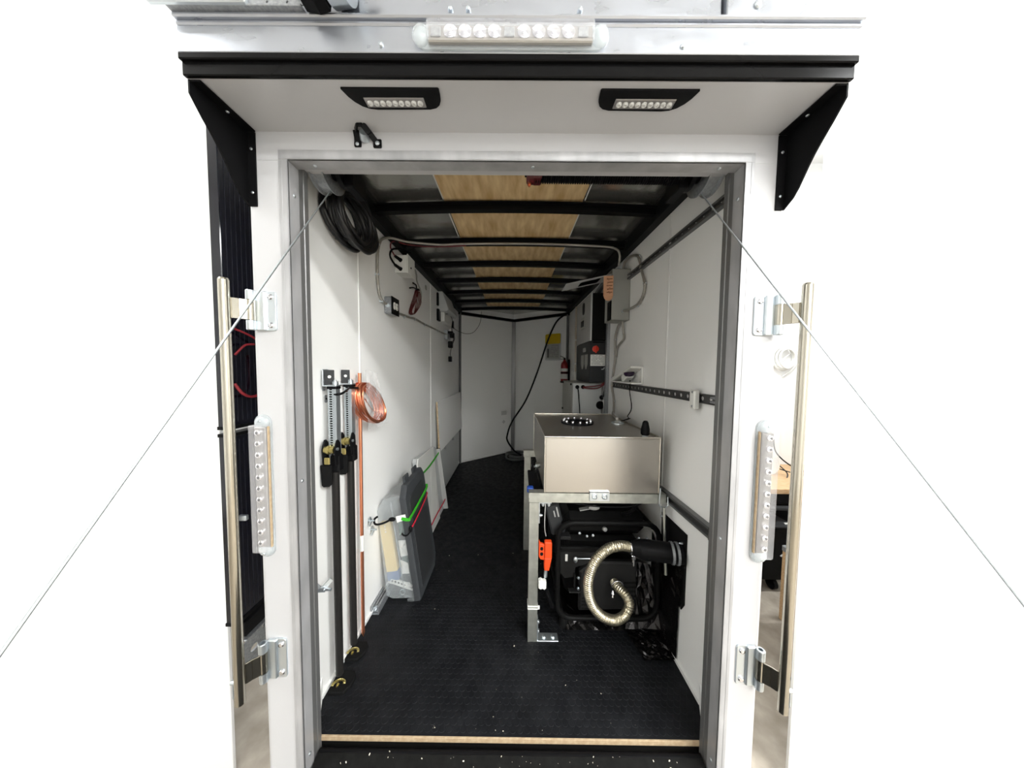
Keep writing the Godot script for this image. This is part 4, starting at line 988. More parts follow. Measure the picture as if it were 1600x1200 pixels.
func cargo_bar(at: Vector3, top: float, label: String) -> void:
	var t := thing("cargo_bar", label, "cargo bar", at, "black cargo bars")
	var x: float = at.x; var z: float = at.z
	var s := nst(); cyl(s, Vector3(x, 0.045, z), Vector3(x, 0.955, z), 0.0140, -1, 24); obj("tube", s, M.bar_black, t)
	# toothed upper bar: light channel with a ladder of dark slots
	s = nst(); bx(s, x - 0.016, x - 0.0135, 0.93, top, z - 0.013, z + 0.013, 0.0005); bx(s, x + 0.0135, x + 0.016, 0.93, top, z - 0.013, z + 0.013, 0.0005); bx(s, x - 0.016, x + 0.016, 0.93, top, z - 0.015, z - 0.0125, 0.0005)
	holed(s, facing(Vector3(x - 0.004, 0, z + 0.0135), Vector3.BACK, Vector3.RIGHT), -top, 0.0092, 29, 0.020, 0.0030, 0.0058, 0.002)
	bx(s, x + 0.006, x + 0.016, top - 0.267, top, z + 0.0115, z + 0.0135, 0.0004)
	obj("ratchet_bar", s, M.zinc, t, true)
	s = nst(); bx(s, x - 0.010, x + 0.004, 0.94, top - 0.004, z + 0.002, z + 0.006, 0.0); obj("slot_liner", s, M.black_matt, t)
	s = nst(); bx(s, x - 0.018, x + 0.019, top - 0.012, top - 0.002, z - 0.016, z + 0.016, 0.002); obj("rubber_pad", s, M.black, t)
	s = nst(); bx(s, x - 0.030, x + 0.020, top - 0.002, top + 0.003, z - 0.016, z + 0.017, 0.001); bx(s, x - 0.033, x - 0.029, top - 0.002, top + 0.062, z - 0.016, z + 0.017, 0.001); obj("bracket", s, M.zinc, t)
	s = nst(); prism(s, rrect(0.032, 0.056, 0.002), 0.002, Transform3D(Basis(Vector3.UP, 0.5), Vector3(x - 0.014, top + 0.032, z + 0.002))); var bl := obj("bracket_face", s, M.charcoal, t)
	s = nst(); cyl(s, Vector3(x - 0.013, top + 0.034, z + 0.0035), Vector3(x - 0.0124, top + 0.034, z + 0.0048), 0.0058, -1, 16); obj("hole", s, M.paper, bl)
	s = nst(); hexnut(s, Vector3(x + 0.006, top + 0.003, z), Vector3.UP, 0.011, 0.014); obj("nut", s, M.zinc, t)
	# ratchet: two ears, gear, pawl, handle
	var y := 0.955
	for k in [-1.0, 1.0]:
		s = nst(); prism(s, PackedVector2Array([Vector2(-0.016, -0.06), Vector2(0.018, -0.06), Vector2(0.020, -0.01), Vector2(0.016, 0.022), Vector2(0.004, 0.036), Vector2(-0.006, 0.036), Vector2(-0.014, 0.020), Vector2(-0.020, 0.004)]), 0.004, facing(Vector3(x + k * 0.020 - 0.002 + (0.0 if k > 0 else -0.006), y + 0.005, z + 0.016), Vector3.RIGHT, Vector3.UP), 0.001); obj("ear", s, M.black, t)
	s = nst(); lathe(s, Vector3(x - 0.024, y + 0.004, z + 0.022), Vector3.RIGHT, [[0.0, 0.0], [0.013, 0.0], [0.013, 0.010], [0.017, 0.012], [0.017, 0.020], [0.013, 0.022], [0.013, 0.036], [0.0, 0.036]], 16); obj("gear", s, M.zinc_yellow, t)
	s = nst(); cyl(s, Vector3(x + 0.022, y + 0.008, z + 0.024), Vector3(x + 0.027, y + 0.008, z + 0.024), 0.0055, -1, 14); obj("pin", s, M.zinc, t)
	s = nst(); bx(s, x - 0.022, x - 0.002, y - 0.050, y - 0.024, z + 0.026, z + 0.034, 0.002); obj("pawl", s, M.zinc_yellow, t)
	s = nst(); bx(s, x - 0.010, x + 0.024, y - 0.085, y - 0.018, z - 0.016, z + 0.018, 0.005); obj("clamp", s, M.black, t)
	s = nst(); prism(s, PackedVector2Array([Vector2(-0.024, 0.040), Vector2(0.016, 0.040), Vector2(0.013, -0.036), Vector2(0.006, -0.043), Vector2(-0.014, -0.043), Vector2(-0.020, -0.036)]), 0.012, Transform3D(Basis(Vector3.UP, 0.25), Vector3(x - 0.016, y - 0.094, z + 0.018)), 0.003); obj("handle", s, M.black_matt, t)
	# swivel foot
	s = nst()
	var arc := []
	for i in 12:
		var a := lerpf(-0.5, PI * 0.95, i / 11.0)
		arc.append(Vector3(x + 0.004 + 0.019 * cos(a), 0.020 + 0.019 * sin(a) * 0.9, z + 0.018 - 0.010 * cos(a)))
	for i in 11: beam(s, arc[i], arc[i + 1], 0.010, 0.003, Vector3(0.3, 0, 1))
	hexnut(s, Vector3(x + 0.004, 0.022, z + 0.018), Vector3.BACK, 0.006, 0.006)
	obj("swivel_yoke", s, M.zinc_yellow, t)
	s = nst(); prism(s, PackedVector2Array([Vector2(-0.030, -0.042), Vector2(0.026, -0.042), Vector2(0.044, -0.010), Vector2(0.044, 0.024), Vector2(0.026, 0.044), Vector2(-0.03, 0.044)]), 0.012, Transform3D(Basis(Vector3.RIGHT, Vector3.FORWARD, Vector3.UP), Vector3(x + 0.008, 0.001, z)), 0.003); obj("foot", s, M.black_matt, t)

func organizer() -> void:
	# stands on its long edge and leans on the wall: local x along the trailer (-z), y up the case, z from the wall to the lid
	var u := Vector3(-0.139, 0.990, 0).normalized(); var w := Vector3(0.990, 0.139, 0).normalized()
	var xf := Transform3D(Basis(Vector3.FORWARD, u, w), Vector3(-0.49, 0.002, -0.655))
	var t := thing("organizer_case", "upright clear organizer case with a dark grey lid leaning on the left wall", "case", Vector3(-0.6, 0.0, -0.83))
	var L := 0.345; var H := 0.645
	var oct := PackedVector2Array([Vector2(0.012, 0), Vector2(L - 0.05, 0), Vector2(L, 0.06), Vector2(L, H - 0.045), Vector2(L - 0.03, H), Vector2(0.05, H - 0.01), Vector2(0.0, H - 0.065), Vector2(0.0, 0.012)])
	var s := nst(); prism(s, oct, 0.030, Transform3D(xf.basis, xf * Vector3(0, 0, -0.030)), 0.008); obj("lid", s, M.lid_grey, t)
	var inner := PackedVector2Array([Vector2(0.05, 0.05), Vector2(L - 0.075, 0.05), Vector2(L - 0.055, 0.075), Vector2(L - 0.055, H - 0.085), Vector2(L - 0.075, H - 0.065), Vector2(0.08, H - 0.075), Vector2(0.05, H - 0.10)])
	s = nst(); prism(s, inner, 0.004, Transform3D(xf.basis, xf * Vector3(0, 0, -0.001)), 0.003); obj("lid_panel", s, M.charcoal, t)
	for k in 2:
		s = nst(); prism(s, rrect(0.07, 0.012, 0.004), 0.055, Transform3D(Basis(xf.basis.x, xf.basis.z, xf.basis.y), xf * Vector3(0.12 + 0.14 * k, H - 0.03, -0.03)), 0.003); obj("latch", s, M.lid_grey, t)
	# clear tub: five thin walls
	var a0 := 0.014; var a1 := L - 0.03; var b0 := 0.02; var b1 := H - 0.05; var d0 := -0.185; var d1 := -0.031
	s = nst()
	var tub := PackedVector2Array([Vector2(b0, d1), Vector2(b0 + 0.012, d0 + 0.03), Vector2(b0 + 0.03, d0), Vector2(b1 - 0.07, d0 + 0.02), Vector2(b1 - 0.01, d0 + 0.06), Vector2(b1, d1)])
	for e in [a0, a1]:
		prism(s, tub, 0.003, Transform3D(Basis(xf.basis.y, xf.basis.z, xf.basis.x), xf * Vector3(e, 0, 0)))
	for i in 5:
		var p := tub[i]; var q := tub[i + 1]
		quad(s, xf * Vector3(a0, p.x, p.y), xf * Vector3(a1, p.x, p.y), xf * Vector3(a1, q.x, q.y), xf * Vector3(a0, q.x, q.y), xf.basis * Vector3(0, -(q.y - p.y), (q.x - p.x)) * -1.0)
	obj("tub", s, M.tub_clear, t, true)
	s = nst()
	for e in [-0.085]: beam(s, xf * Vector3(a0 - 0.001, b0 + 0.01, e), xf * Vector3(a0 - 0.001, b1 - 0.03, e), 0.004, 0.006)
	prism(s, rrect(0.05, 0.012, 0.003), 0.01, Transform3D(Basis(xf.basis.z, xf.basis.x, xf.basis.y), xf * Vector3(a0, 0.006, -0.05)))
	obj("tub_rib", s, M.tub_clear, t)
	# what lies inside
	var c := thing("torpedo_level", "yellow tool with a blue end standing inside the organizer case", "tool", xf * Vector3(0.05, 0.3, -0.14))
	s = nst(); prism(s, rrect(0.062, 0.30, 0.006), 0.03, Transform3D(Basis(xf.basis.z, xf.basis.y, -xf.basis.x), xf * Vector3(0.055, 0.30, -0.142)), 0.004); obj("body", s, M.tool_yellow, c)
	s = nst(); prism(s, rrect(0.066, 0.055, 0.008), 0.034, Transform3D(Basis(xf.basis.z, xf.basis.y, -xf.basis.x), xf * Vector3(0.057, 0.150, -0.140)), 0.004); obj("end", s, M.tool_blue, c)
	s = nst()
	for k in 3: cyl(s, xf * Vector3(0.025, 0.40 + 0.016 * k, -0.142), xf * Vector3(0.0235, 0.40 + 0.016 * k, -0.142), 0.004, -1, 10)
	obj("hole", s, M.paper, c)
	c = thing("white_tray", "white slotted plastic tray lying at the bottom inside the organizer case", "tray", xf * Vector3(0.04, 0.05, -0.1))
	s = nst(); holed(s, Transform3D(Basis(xf.basis.z * cos(-0.35) + xf.basis.y * sin(-0.35), xf.basis.y * cos(-0.35) - xf.basis.z * sin(-0.35), -xf.basis.x), xf * Vector3(0.022, 0.105, -0.105)), -0.055, 0.018, 6, 0.026, 0.0065, 0.009, 0.004); obj("slot", s, M.white_plastic, c)
	s = nst(); beam(s, xf * Vector3(0.03, 0.150, -0.170), xf * Vector3(0.03, 0.075, -0.045), 0.01, 0.01); beam(s, xf * Vector3(0.03, 0.120, -0.175), xf * Vector3(0.03, 0.055, -0.045), 0.01, 0.006); obj("rail", s, M.white_plastic, c)
	s = nst(); lathe(s, xf * Vector3(0.024, 0.055, -0.10), -xf.basis.x, [[0.016, 0.0], [0.016, 0.008], [0.012, 0.008], [0.012, 0.0]], 20); obj("ring", s, M.zinc, c)
	c = thing("packet", "white paper packets and a teal bag inside the organizer case behind the lid", "packet", xf * Vector3(0.05, 0.3, -0.06))
	s = nst(); crumple(s, xf * Vector3(0.03, 0.34, -0.085), xf * Vector3(0.03, 0.34, -0.04), xf * Vector3(0.03, 0.25, -0.04), xf * Vector3(0.03, 0.25, -0.085), 4, 5, 0.006, -xf.basis.x, 8); crumple(s, xf * Vector3(0.03, 0.235, -0.09), xf * Vector3(0.03, 0.21, -0.05), xf * Vector3(0.03, 0.15, -0.05), xf * Vector3(0.03, 0.15, -0.09), 4, 4, 0.006, -xf.basis.x, 9); obj("paper_packet", s, M.paper, c)
	s = nst(); crumple(s, xf * Vector3(0.045, 0.26, -0.085), xf * Vector3(0.045, 0.26, -0.036), xf * Vector3(0.045, 0.19, -0.036), xf * Vector3(0.045, 0.19, -0.085), 4, 4, 0.006, -xf.basis.x, 10); crumple(s, xf * Vector3(0.045, 0.44, -0.08), xf * Vector3(0.045, 0.44, -0.036), xf * Vector3(0.045, 0.36, -0.036), xf * Vector3(0.045, 0.36, -0.08), 4, 4, 0.006, -xf.basis.x, 12); obj("teal_bag", s, M.teal, c)

func cases_and_bungees() -> void:
	# flat clear case with a white sheet, farther along the wall
	var t := thing("flat_case", "flat translucent case with a white sheet leaning on the left wall behind the organizer", "case", Vector3(-0.66, 0.0, -1.42))
	var u := Vector3(-0.12, 0.993, 0).normalized(); var w := Vector3(0.993, 0.12, 0).normalized()
	var xf := Transform3D(Basis(Vector3.FORWARD, u, w), Vector3(-0.605, 0.002, -1.19))
	var s := nst(); prism(s, PackedVector2Array([Vector2(0, 0), Vector2(0.36, 0), Vector2(0.42, 0.60), Vector2(0.03, 0.615), Vector2(0, 0.58)]), 0.008, Transform3D(xf.basis, xf * Vector3(0, 0, -0.012)), 0.002); obj("white_sheet", s, M.white_plastic, t)
	s = nst(); prism(s, PackedVector2Array([Vector2(0.0, 0.0), Vector2(0.54, 0.0), Vector2(0.54, 0.54), Vector2(0.50, 0.58), Vector2(0.02, 0.62), Vector2(0.0, 0.60)]), 0.026, Transform3D(xf.basis, xf * Vector3(0, 0, -0.040)), 0.004); obj("tub", s, M.grey_light, t)
	s = nst(); beam(s, xf * Vector3(0.53, 0.0, 0.0), xf * Vector3(0.53, 0.55, -0.006), 0.014, 0.05); obj("edge_strip", s, M.grey_face, t)
	s = nst(); beam(s, xf * Vector3(0.20, 0.05, -0.003), xf * Vector3(0.33, 0.48, -0.003), 0.10, 0.001, w); obj("paper_fold", s, M.paper, t)
	# green bungee
	t = thing("green_bungee", "bright green bungee cord stretched across the organizer and flat cases", "bungee cord", Vector3(-0.6, 0.48, -0.8))
	s = nst(); strap_run(s, [Vector3(-0.585, 0.476, -0.640), Vector3(-0.552, 0.466, -0.648), Vector3(-0.543, 0.474, -0.68), Vector3(-0.550, 0.505, -0.975), Vector3(-0.572, 0.508, -1.003), Vector3(-0.64, 0.50, -1.03), Vector3(-0.668, 0.49, -1.15), Vector3(-0.667, 0.485, -1.45), Vector3(-0.664, 0.515, -1.74), Vector3(-0.672, 0.518, -1.77)], 0.017, 0.006); obj("cord", s, M.green, t)
	s = nst(); tube(s, curve([Vector3(-0.692, 0.505, -0.60), Vector3(-0.700, 0.500, -0.585), Vector3(-0.700, 0.480, -0.583), Vector3(-0.690, 0.468, -0.592), Vector3(-0.665, 0.468, -0.606), Vector3(-0.640, 0.476, -0.618)], 6), 0.0052, 8); ball(s, Vector3(-0.628, 0.478, -0.626), Vector3(0.019, 0.011, 0.011)); obj("hook", s, M.black, t)
	s = nst(); crumple(s, Vector3(-0.612, 0.490, -0.634), Vector3(-0.566, 0.496, -0.645), Vector3(-0.560, 0.468, -0.645), Vector3(-0.606, 0.455, -0.634), 3, 3, 0.003, Vector3.BACK, 4); obj("tag", s, M.paper, t)
	s = nst(); tube(s, curve([Vector3(-0.672, 0.518, -1.77), Vector3(-0.680, 0.535, -1.80), Vector3(-0.70, 0.52, -1.81), Vector3(-0.706, 0.48, -1.80)], 5), 0.008, 8); obj("far_hook", s, M.black, t)
	# red bungees
	t = thing("red_bungee", "thin red bungee cord crossing below the green one on the organizer lid", "bungee cord", Vector3(-0.55, 0.4, -0.8))
	s = nst(); strap_run(s, [Vector3(-0.538, 0.420, -0.652), Vector3(-0.533, 0.428, -0.70), Vector3(-0.550, 0.455, -0.975), Vector3(-0.576, 0.455, -1.003), Vector3(-0.70, 0.44, -1.02)], 0.009, 0.005); obj("cord", s, M.crimson, t)
	s = nst(); tube(s, curve([Vector3(-0.538, 0.420, -0.652), Vector3(-0.545, 0.395, -0.646), Vector3(-0.560, 0.380, -0.645), Vector3(-0.578, 0.382, -0.646), Vector3(-0.585, 0.392, -0.648)], 6), 0.0045, 8); ball(s, Vector3(-0.540, 0.413, -0.650), Vector3(0.010, 0.018, 0.010)); obj("hook", s, M.black, t)
	s = nst(); strap_run(s, [Vector3(-0.700, 0.09, -1.15), Vector3(-0.65, 0.09, -1.165), Vector3(-0.612, 0.085, -1.20), Vector3(-0.610, 0.085, -1.45), Vector3(-0.608, 0.09, -1.735), Vector3(-0.66, 0.09, -1.75)], 0.012, 0.005); lone("low_red_bungee", s, M.crimson, "dark red bungee cord low across the bottom of the flat case", "bungee cord")

func strap_run(s: SurfaceTool, pts: Array, w: float, th: float) -> void:
	var c := curve(pts, 5)
	var n := c.size()
	for i in n - 1:
		beam(s, c[i], c[i + 1] + (c[i + 1] - c[i]).normalized() * 0.001, th, w, Vector3.UP, 0.0012)

# ================================================================ right wall
func rail_channel(s: SurfaceTool, y: float, h: float, z0: float, z1: float, depth: float) -> void:    # C channel on the right wall, open towards the room
	bx(s, HW - depth, HW, y + h / 2 - 0.0025, y + h / 2, z1, z0, 0.0006); bx(s, HW - depth, HW, y - h / 2, y - h / 2 + 0.0025, z1, z0, 0.0006)
	bx(s, HW - depth, HW - depth + 0.0025, y + h / 2 - 0.009, y + h / 2, z1, z0, 0.0006); bx(s, HW - depth, HW - depth + 0.0025, y - h / 2, y - h / 2 + 0.009, z1, z0, 0.0006)

func right_wall_things() -> void:
	# three strut rails
	for w in [[1.853, 0.032, -0.095, -1.55, "upper galvanised strut rail on the right wall, rising to the door frame", 0.021], [0.690, 0.042, -0.155, -1.35, "lower galvanised strut rail on the right wall beside the stainless tank", 0.024]]:
		var t := thing("strut_rail", w[4], "rail", Vector3(HW, w[0], -0.6), "strut rails on the right wall")
		var s := nst(); rail_channel(s, w[0], w[1], w[2], w[3], w[5]); obj("channel", s, M.rail_galv, t, true)
		s = nst(); holed(s, facing(Vector3(HW - 0.001, w[0], 0), Vector3.LEFT), w[3] + 0.004, 0.048, int((w[2] - w[3]) / 0.048), w[1] - 0.006, 0.014, 0.006, 0.0025); obj("slotted_web", s, M.rail_dark, t)
		s = nst(); bx(s, HW - w[5] - 0.004, HW - 0.004, w[0] - w[1] / 2 - 0.002, w[0] + w[1] / 2 + 0.002, w[2] - 0.002, w[2] + 0.014, 0.002); obj("end_cap", s, M.rail_dark, t)
	var t := thing("strut_rail", "middle dark strut rail with a row of round holes on the right wall", "rail", Vector3(HW, 1.165, -0.7), "strut rails on the right wall")
	var s := nst(); holed(s, facing(Vector3(HW - 0.006, 1.1655, 0), Vector3.LEFT), -1.275, 0.0475, 24, 0.034, 0.0095, 0.0085, 0.003); obj("web", s, M.rail_dark, t)
	s = nst(); bx(s, HW - 0.014, HW - 0.0, 1.1805, 1.1835, -1.275, -0.11, 0.001); bx(s, HW - 0.014, HW, 1.1475, 1.1505, -1.275, -0.11, 0.001); obj("flange", s, M.rail_dark, t)
	s = nst(); bx(s, HW - 0.018, HW - 0.003, 1.146, 1.188, -0.150, -0.122, 0.002); bx(s, HW - 0.024, HW - 0.005, 1.155, 1.164, -0.185, -0.155, 0.002); bx(s, HW - 0.024, HW - 0.005, 1.170, 1.178, -0.185, -0.155, 0.002); obj("end_fitting", s, M.galv, t)
	t = thing("rail_clamp", "white upright clamp bolted over the middle strut rail on the right wall", "clamp", Vector3(0.715, 1.158, -0.28))
	s = nst(); prism(s, rrect(0.046, 0.074, 0.008), 0.008, facing(Vector3(0.712, 1.159, -0.283), Vector3.LEFT), 0.002); bx(s, 0.690, 0.712, 1.122, 1.195, -0.266, -0.252, 0.004); obj("body", s, M.white_plastic, t)
	s = nst()
	for y in [1.187, 1.131]: screw(s, Vector3(0.704, y, -0.285), Vector3.LEFT, 0.005, 0.004)
	obj("screw", s, M.galv, t)
	# siren
	t = thing("siren", "white wedge-shaped siren with a purple lens on the right wall over the middle rail", "siren", Vector3(0.727, 1.235, -0.9))
	s = nst()
	bx(s, 0.715, HW, 1.192, 1.292, -0.80, -0.77, 0.006)
	prism(s, PackedVector2Array([Vector2(-0.775, 1.292), Vector2(-0.775, 1.282), Vector2(-1.085, 1.196), Vector2(-1.105, 1.200), Vector2(-1.08, 1.222)]), 0.075, Transform3D(Basis(Vector3.BACK, Vector3.UP, Vector3.LEFT), Vector3(HW, 0, 0)), 0.004)
	prism(s, PackedVector2Array([Vector2(-0.775, 1.200), Vector2(-0.775, 1.192), Vector2(-1.105, 1.192), Vector2(-1.105, 1.200)]), 0.07, Transform3D(Basis(Vector3.BACK, Vector3.UP, Vector3.LEFT), Vector3(HW, 0, 0)), 0.002)
	obj("housing", s, M.white_plastic, t)
	s = nst(); box(s, Vector3(0.690, 1.232, -0.905), Vector3(0.05, 0.042, 0.08), 0.006, Basis(Vector3.RIGHT, -0.45)); obj("module", s, M.white_plastic, t)
	var pm := mt("purple", Color(0.16, 0.10, 0.20), 0.25)
	s = nst(); lathe(s, Vector3(0.684, 1.250, -0.868), Vector3(-0.3, 0.8, 0.52).normalized(), [[0.0, 0.0], [0.030, 0.0], [0.030, 0.010], [0.023, 0.015], [0.0, 0.017]], 20); obj("lens", s, pm, t)
	s = nst()
	for y in [1.278, 1.204]: screw(s, Vector3(0.715, y, -0.785), Vector3.LEFT, 0.004, 0.003)
	obj("screw", s, M.galv, t)
	s = nst(); tube(s, curve([Vector3(0.70, 1.225, -0.90), Vector3(0.705, 1.20, -0.905), Vector3(0.705, 1.141, -0.905), Vector3(0.722, 1.061, -0.916), Vector3(0.722, 1.021, -0.923), Vector3(0.715, 0.985, -0.95), Vector3(0.70, 0.978, -0.90), Vector3(0.64, 0.977, -0.83)], 6), 0.0028, 7); lone("hanging_wire", s, M.black, "thin black wire hanging from the white siren to the tank top", "wire")
	# junction box with its cover swung up
	t = thing("junction_box", "grey junction box with open raised cover on the right wall", "electrical box", Vector3(HW, 1.75, -1.06))
	s = nst()
	bx(s, 0.613, HW, 1.585, 1.903, -1.003, -1.0, 0.0005); bx(s, 0.613, HW, 1.585, 1.903, -1.135, -1.132, 0.0005); bx(s, 0.613, HW, 1.585, 1.588, -1.135, -1.0, 0.0005); bx(s, 0.613, HW, 1.900, 1.903, -1.135, -1.0, 0.0005); bx(s, HW - 0.003, HW, 1.585, 1.903, -1.135, -1.0, 0.0005)
	obj("box", s, M.grey_box, t, true)
	s = nst(); beam(s, Vector3(0.613, 1.872, -1.09), Vector3(0.325, 1.808, -1.09), 0.17, 0.003); var cv := obj("cover", s, M.grey_light, t)
	var lm := smudge("label_print", 128, 64, Color(0.80, 0.80, 0.78), Color(0.45, 0.45, 0.45), 6, 31)
	s = nst(); sheet(s, Transform3D(Basis(Vector3.RIGHT * 0.976 + Vector3.UP * 0.216, Vector3.FORWARD, Vector3.DOWN * 0.976 + Vector3.RIGHT * 0.216), Vector3(0.49, 1.8425, -1.09)), 0.13, 0.09); obj("label", s, lm, cv)
	s = nst(); bx(s, 0.625, 0.66, 1.60, 1.72, -1.125, -1.06, 0.003); obj("breaker", s, M.black, t)
	s = nst(); hexnut(s, Vector3(0.685, 1.640, -1.0), Vector3.BACK, 0.011, 0.010); hexnut(s, Vector3(0.70, 1.903, -1.06), Vector3.UP, 0.012, 0.010); hexnut(s, Vector3(0.66, 1.903, -1.03), Vector3.UP, 0.012, 0.010); obj("fitting", s, M.zinc, t)
	t = thing("warning_tag", "peach coloured tag with dark print hanging on the junction box", "tag", Vector3(0.6, 1.8, -1.02))
	var im := Image.create(64, 128, false, Image.FORMAT_RGB8); im.fill(Color(0.80, 0.60, 0.46))
	for i in 5: im.fill_rect(Rect2i(20 + (i % 2) * 4, 18 + i * 21, 38, 5), Color(0.42, 0.26, 0.18))
	for i in 9: im.fill_rect(Rect2i(22 + (i * 7) % 20, 14 + i * 12, 9, 3), Color(0.55, 0.36, 0.25))
	var tm := mt("peach_print", Color.WHITE, 0.7); tm.albedo_texture = ImageTexture.create_from_image(im)
	s = nst(); sheet(s, facing(Vector3(0.588, 1.795, -0.996), Vector3(-0.25, 0.0, 1).normalized()), 0.058, 0.125, 0.002); obj("card", s, tm, t)
	s = nst(); cyl(s, Vector3(0.589, 1.733, -0.9985), Vector3(0.589, 1.733, -0.9965), 0.028, -1, 24); obj("rounded_end", s, M.peach, t)
	# conduits round the box
	var c := conduit("armoured_conduit", [Vector3(0.70, 1.915, -1.06), Vector3(0.700, 1.955, -1.03), Vector3(0.708, 1.965, -0.97), Vector3(0.712, 1.94, -0.885), Vector3(0.713, 1.905, -0.847), Vector3(0.714, 1.820, -0.807), Vector3(0.715, 1.746, -0.770), Vector3(0.714, 1.690, -0.781), Vector3(0.712, 1.653, -0.837), Vector3(0.70, 1.640, -0.92), Vector3(0.685, 1.640, -0.99)], "looped armoured conduit on the right wall at the junction box's near side", 0.0075)
	for p in [Vector3(HW, 1.749, -0.775), Vector3(HW, 1.645, -0.87), Vector3(HW, 1.93, -0.87)]: clip(c, p, Vector3.LEFT)
	c = conduit("armoured_conduit", [Vector3(0.70, 1.585, -1.07), Vector3(0.708, 1.56, -1.15), Vector3(0.716, 1.488, -1.216), Vector3(0.716, 1.352, -1.206), Vector3(0.716, 1.216, -1.248), Vector3(0.716, 1.146, -1.256), Vector3(0.715, 1.058, -1.208), Vector3(0.70, 0.99, -1.16), Vector3(0.64, 0.985, -1.0), Vector3(0.610, 0.985, -0.84)], "armoured conduit dropping down the right wall from the junction box to the tank", 0.008)
	for p in [Vector3(HW, 1.484, -1.222), Vector3(HW, 1.384, -1.211), Vector3(HW, 1.215, -1.255), Vector3(HW, 1.05, -1.21)]: clip(c, p, Vector3.LEFT)
	c = conduit("armoured_conduit", [Vector3(0.69, 1.585, -1.03), Vector3(0.705, 1.57, -1.05), Vector3(0.714, 1.52, -1.06), Vector3(0.715, 1.475, -1.05), Vector3(0.715, 1.448, -1.121), Vector3(0.715, 1.418, -1.170), Vector3(0.716, 1.36, -1.190)], "short kinked armoured conduit under the junction box on the right wall", 0.007)
	s = nst(); bx(s, HW - 0.021, HW, 0.80, 1.66, -1.40, -1.36, 0.002); lone("vertical_strut", s, M.galv, "upright galvanised strut on the right wall beside the inverter", "strut")
	s = nst(); beam(s, Vector3(0.70, 1.90, -1.72), Vector3(0.70, 1.965, -1.37), 0.03, 0.03); lone("slanted_strut", s, M.galv, "slanted galvanised strut above the black inverter under the roof", "strut")
	# inverter
	t = thing("inverter", "wall-mounted inverter with grey upper face and charcoal wiring box", "inverter", Vector3(HW, 1.5, -1.66))
	var x0 := 0.592
	s = nst(); bx(s, x0 + 0.008, HW, 1.50, 1.862, -1.90, -1.42, 0.004); obj("upper_body", s, M.black_matt, t)
	s = nst(); bx(s, x0, x0 + 0.010, 1.497, 1.864, -1.905, -1.43, 0.004); obj("upper_face", s, M.grey_face, t)
	s = nst(); bx(s, x0 - 0.001, x0 + 0.012, 1.495, 1.866, -1.432, -1.414, 0.003); obj("corner_trim", s, M.grey_light, t)
	s = nst(); bx(s, x0 + 0.002, HW, 1.172, 1.495, -1.90, -1.42, 0.004); obj("wiring_box", s, M.charcoal, t)
	s = nst(); prism(s, rrect(0.13, 0.10, 0.006), 0.006, facing(Vector3(x0, 1.665, -1.66), Vector3.LEFT), 0.002); var pn := obj("display", s, M.grey_box, t)
	s = nst(); prism(s, rrect(0.10, 0.05, 0.003), 0.002, facing(Vector3(x0 - 0.006, 1.66, -1.66), Vector3.LEFT)); obj("screen", s, M.black_gloss, pn)
	s = nst(); prism(s, rrect(0.07, 0.10, 0.03), 0.003, facing(Vector3(x0, 1.785, -1.65), Vector3.LEFT)); obj("logo_badge", s, M.black, t)
	s = nst(); prism(s, rrect(0.09, 0.035, 0.012), 0.003, facing(Vector3(x0 + 0.002, 1.435, -1.60), Vector3.LEFT)); obj("embossed_badge", s, M.grey_face, t)
	for z in [-1.53, -1.66]:
		s = nst(); prism(s, PackedVector2Array([Vector2(-0.045, 0.05), Vector2(0.045, 0.05), Vector2(0.045, -0.03), Vector2(0.012, -0.07), Vector2(-0.012, -0.07), Vector2(-0.045, -0.03)]), 0.004, facing(Vector3(x0 + 0.002, 1.345, z), Vector3.LEFT), 0.001); obj("cable_cover", s, M.grey_box, t)
	s = nst(); lathe(s, Vector3(0.634, 1.432, -1.42), Vector3.BACK, [[0.0, 0.0], [0.024, 0.0], [0.024, 0.014], [0.018, 0.016], [0.0, 0.016]], 20); bx(s, 0.629, 0.639, 1.40, 1.457, -1.404, -1.39, 0.003); obj("disconnect_knob", s, M.orange_red, t)
	var wm := smudge("notice_print", 160, 112, Color(0.90, 0.90, 0.88), Color(0.52, 0.52, 0.52), 8, 33)
	s = nst(); sheet(s, facing(Vector3(0.657, 1.345, -1.419), Vector3.BACK), 0.118, 0.088); obj("notice_label", s, wm, t)
	s = nst(); tube(s, curve([Vector3(0.685, 1.275, -1.416), Vector3(0.70, 1.278, -1.41), Vector3(0.705, 1.29, -1.416)], 4), 0.004, 6); obj("handle", s, M.zinc, t)
	s = nst(); bx(s, 0.610, 0.70, 1.478, 1.488, -1.42, -1.413, 0.001); obj("rib", s, M.black, t)
	# battery cabinet
	t = thing("battery_cabinet", "light grey cabinet with black cable grommets behind the stainless tank", "cabinet", Vector3(0.6, 0.0, -1.74))
	s = nst(); bx(s, 0.481, HW - 0.008, 0.0, 1.165, -1.98, -1.505, 0.004); obj("body", s, M.grey_box, t)
	s = nst(); bx(s, 0.484, HW - 0.01, 0.01, 1.158, -1.505, -1.498, 0.002); obj("door", s, M.grey_light, t)
	for g in [[0.517, 1.130, 0.016], [0.563, 1.131, 0.016], [0.716, 1.048, 0.018], [0.705, 0.985, 0.033]]:
		s = nst(); lathe(s, Vector3(g[0], g[1], -1.498), Vector3.BACK, [[0.0, 0.0], [g[2], 0.0], [g[2], 0.006], [g[2] * 0.75, 0.010], [0.0, 0.010]], 20); obj("grommet", s, M.black, t)
	s = nst()
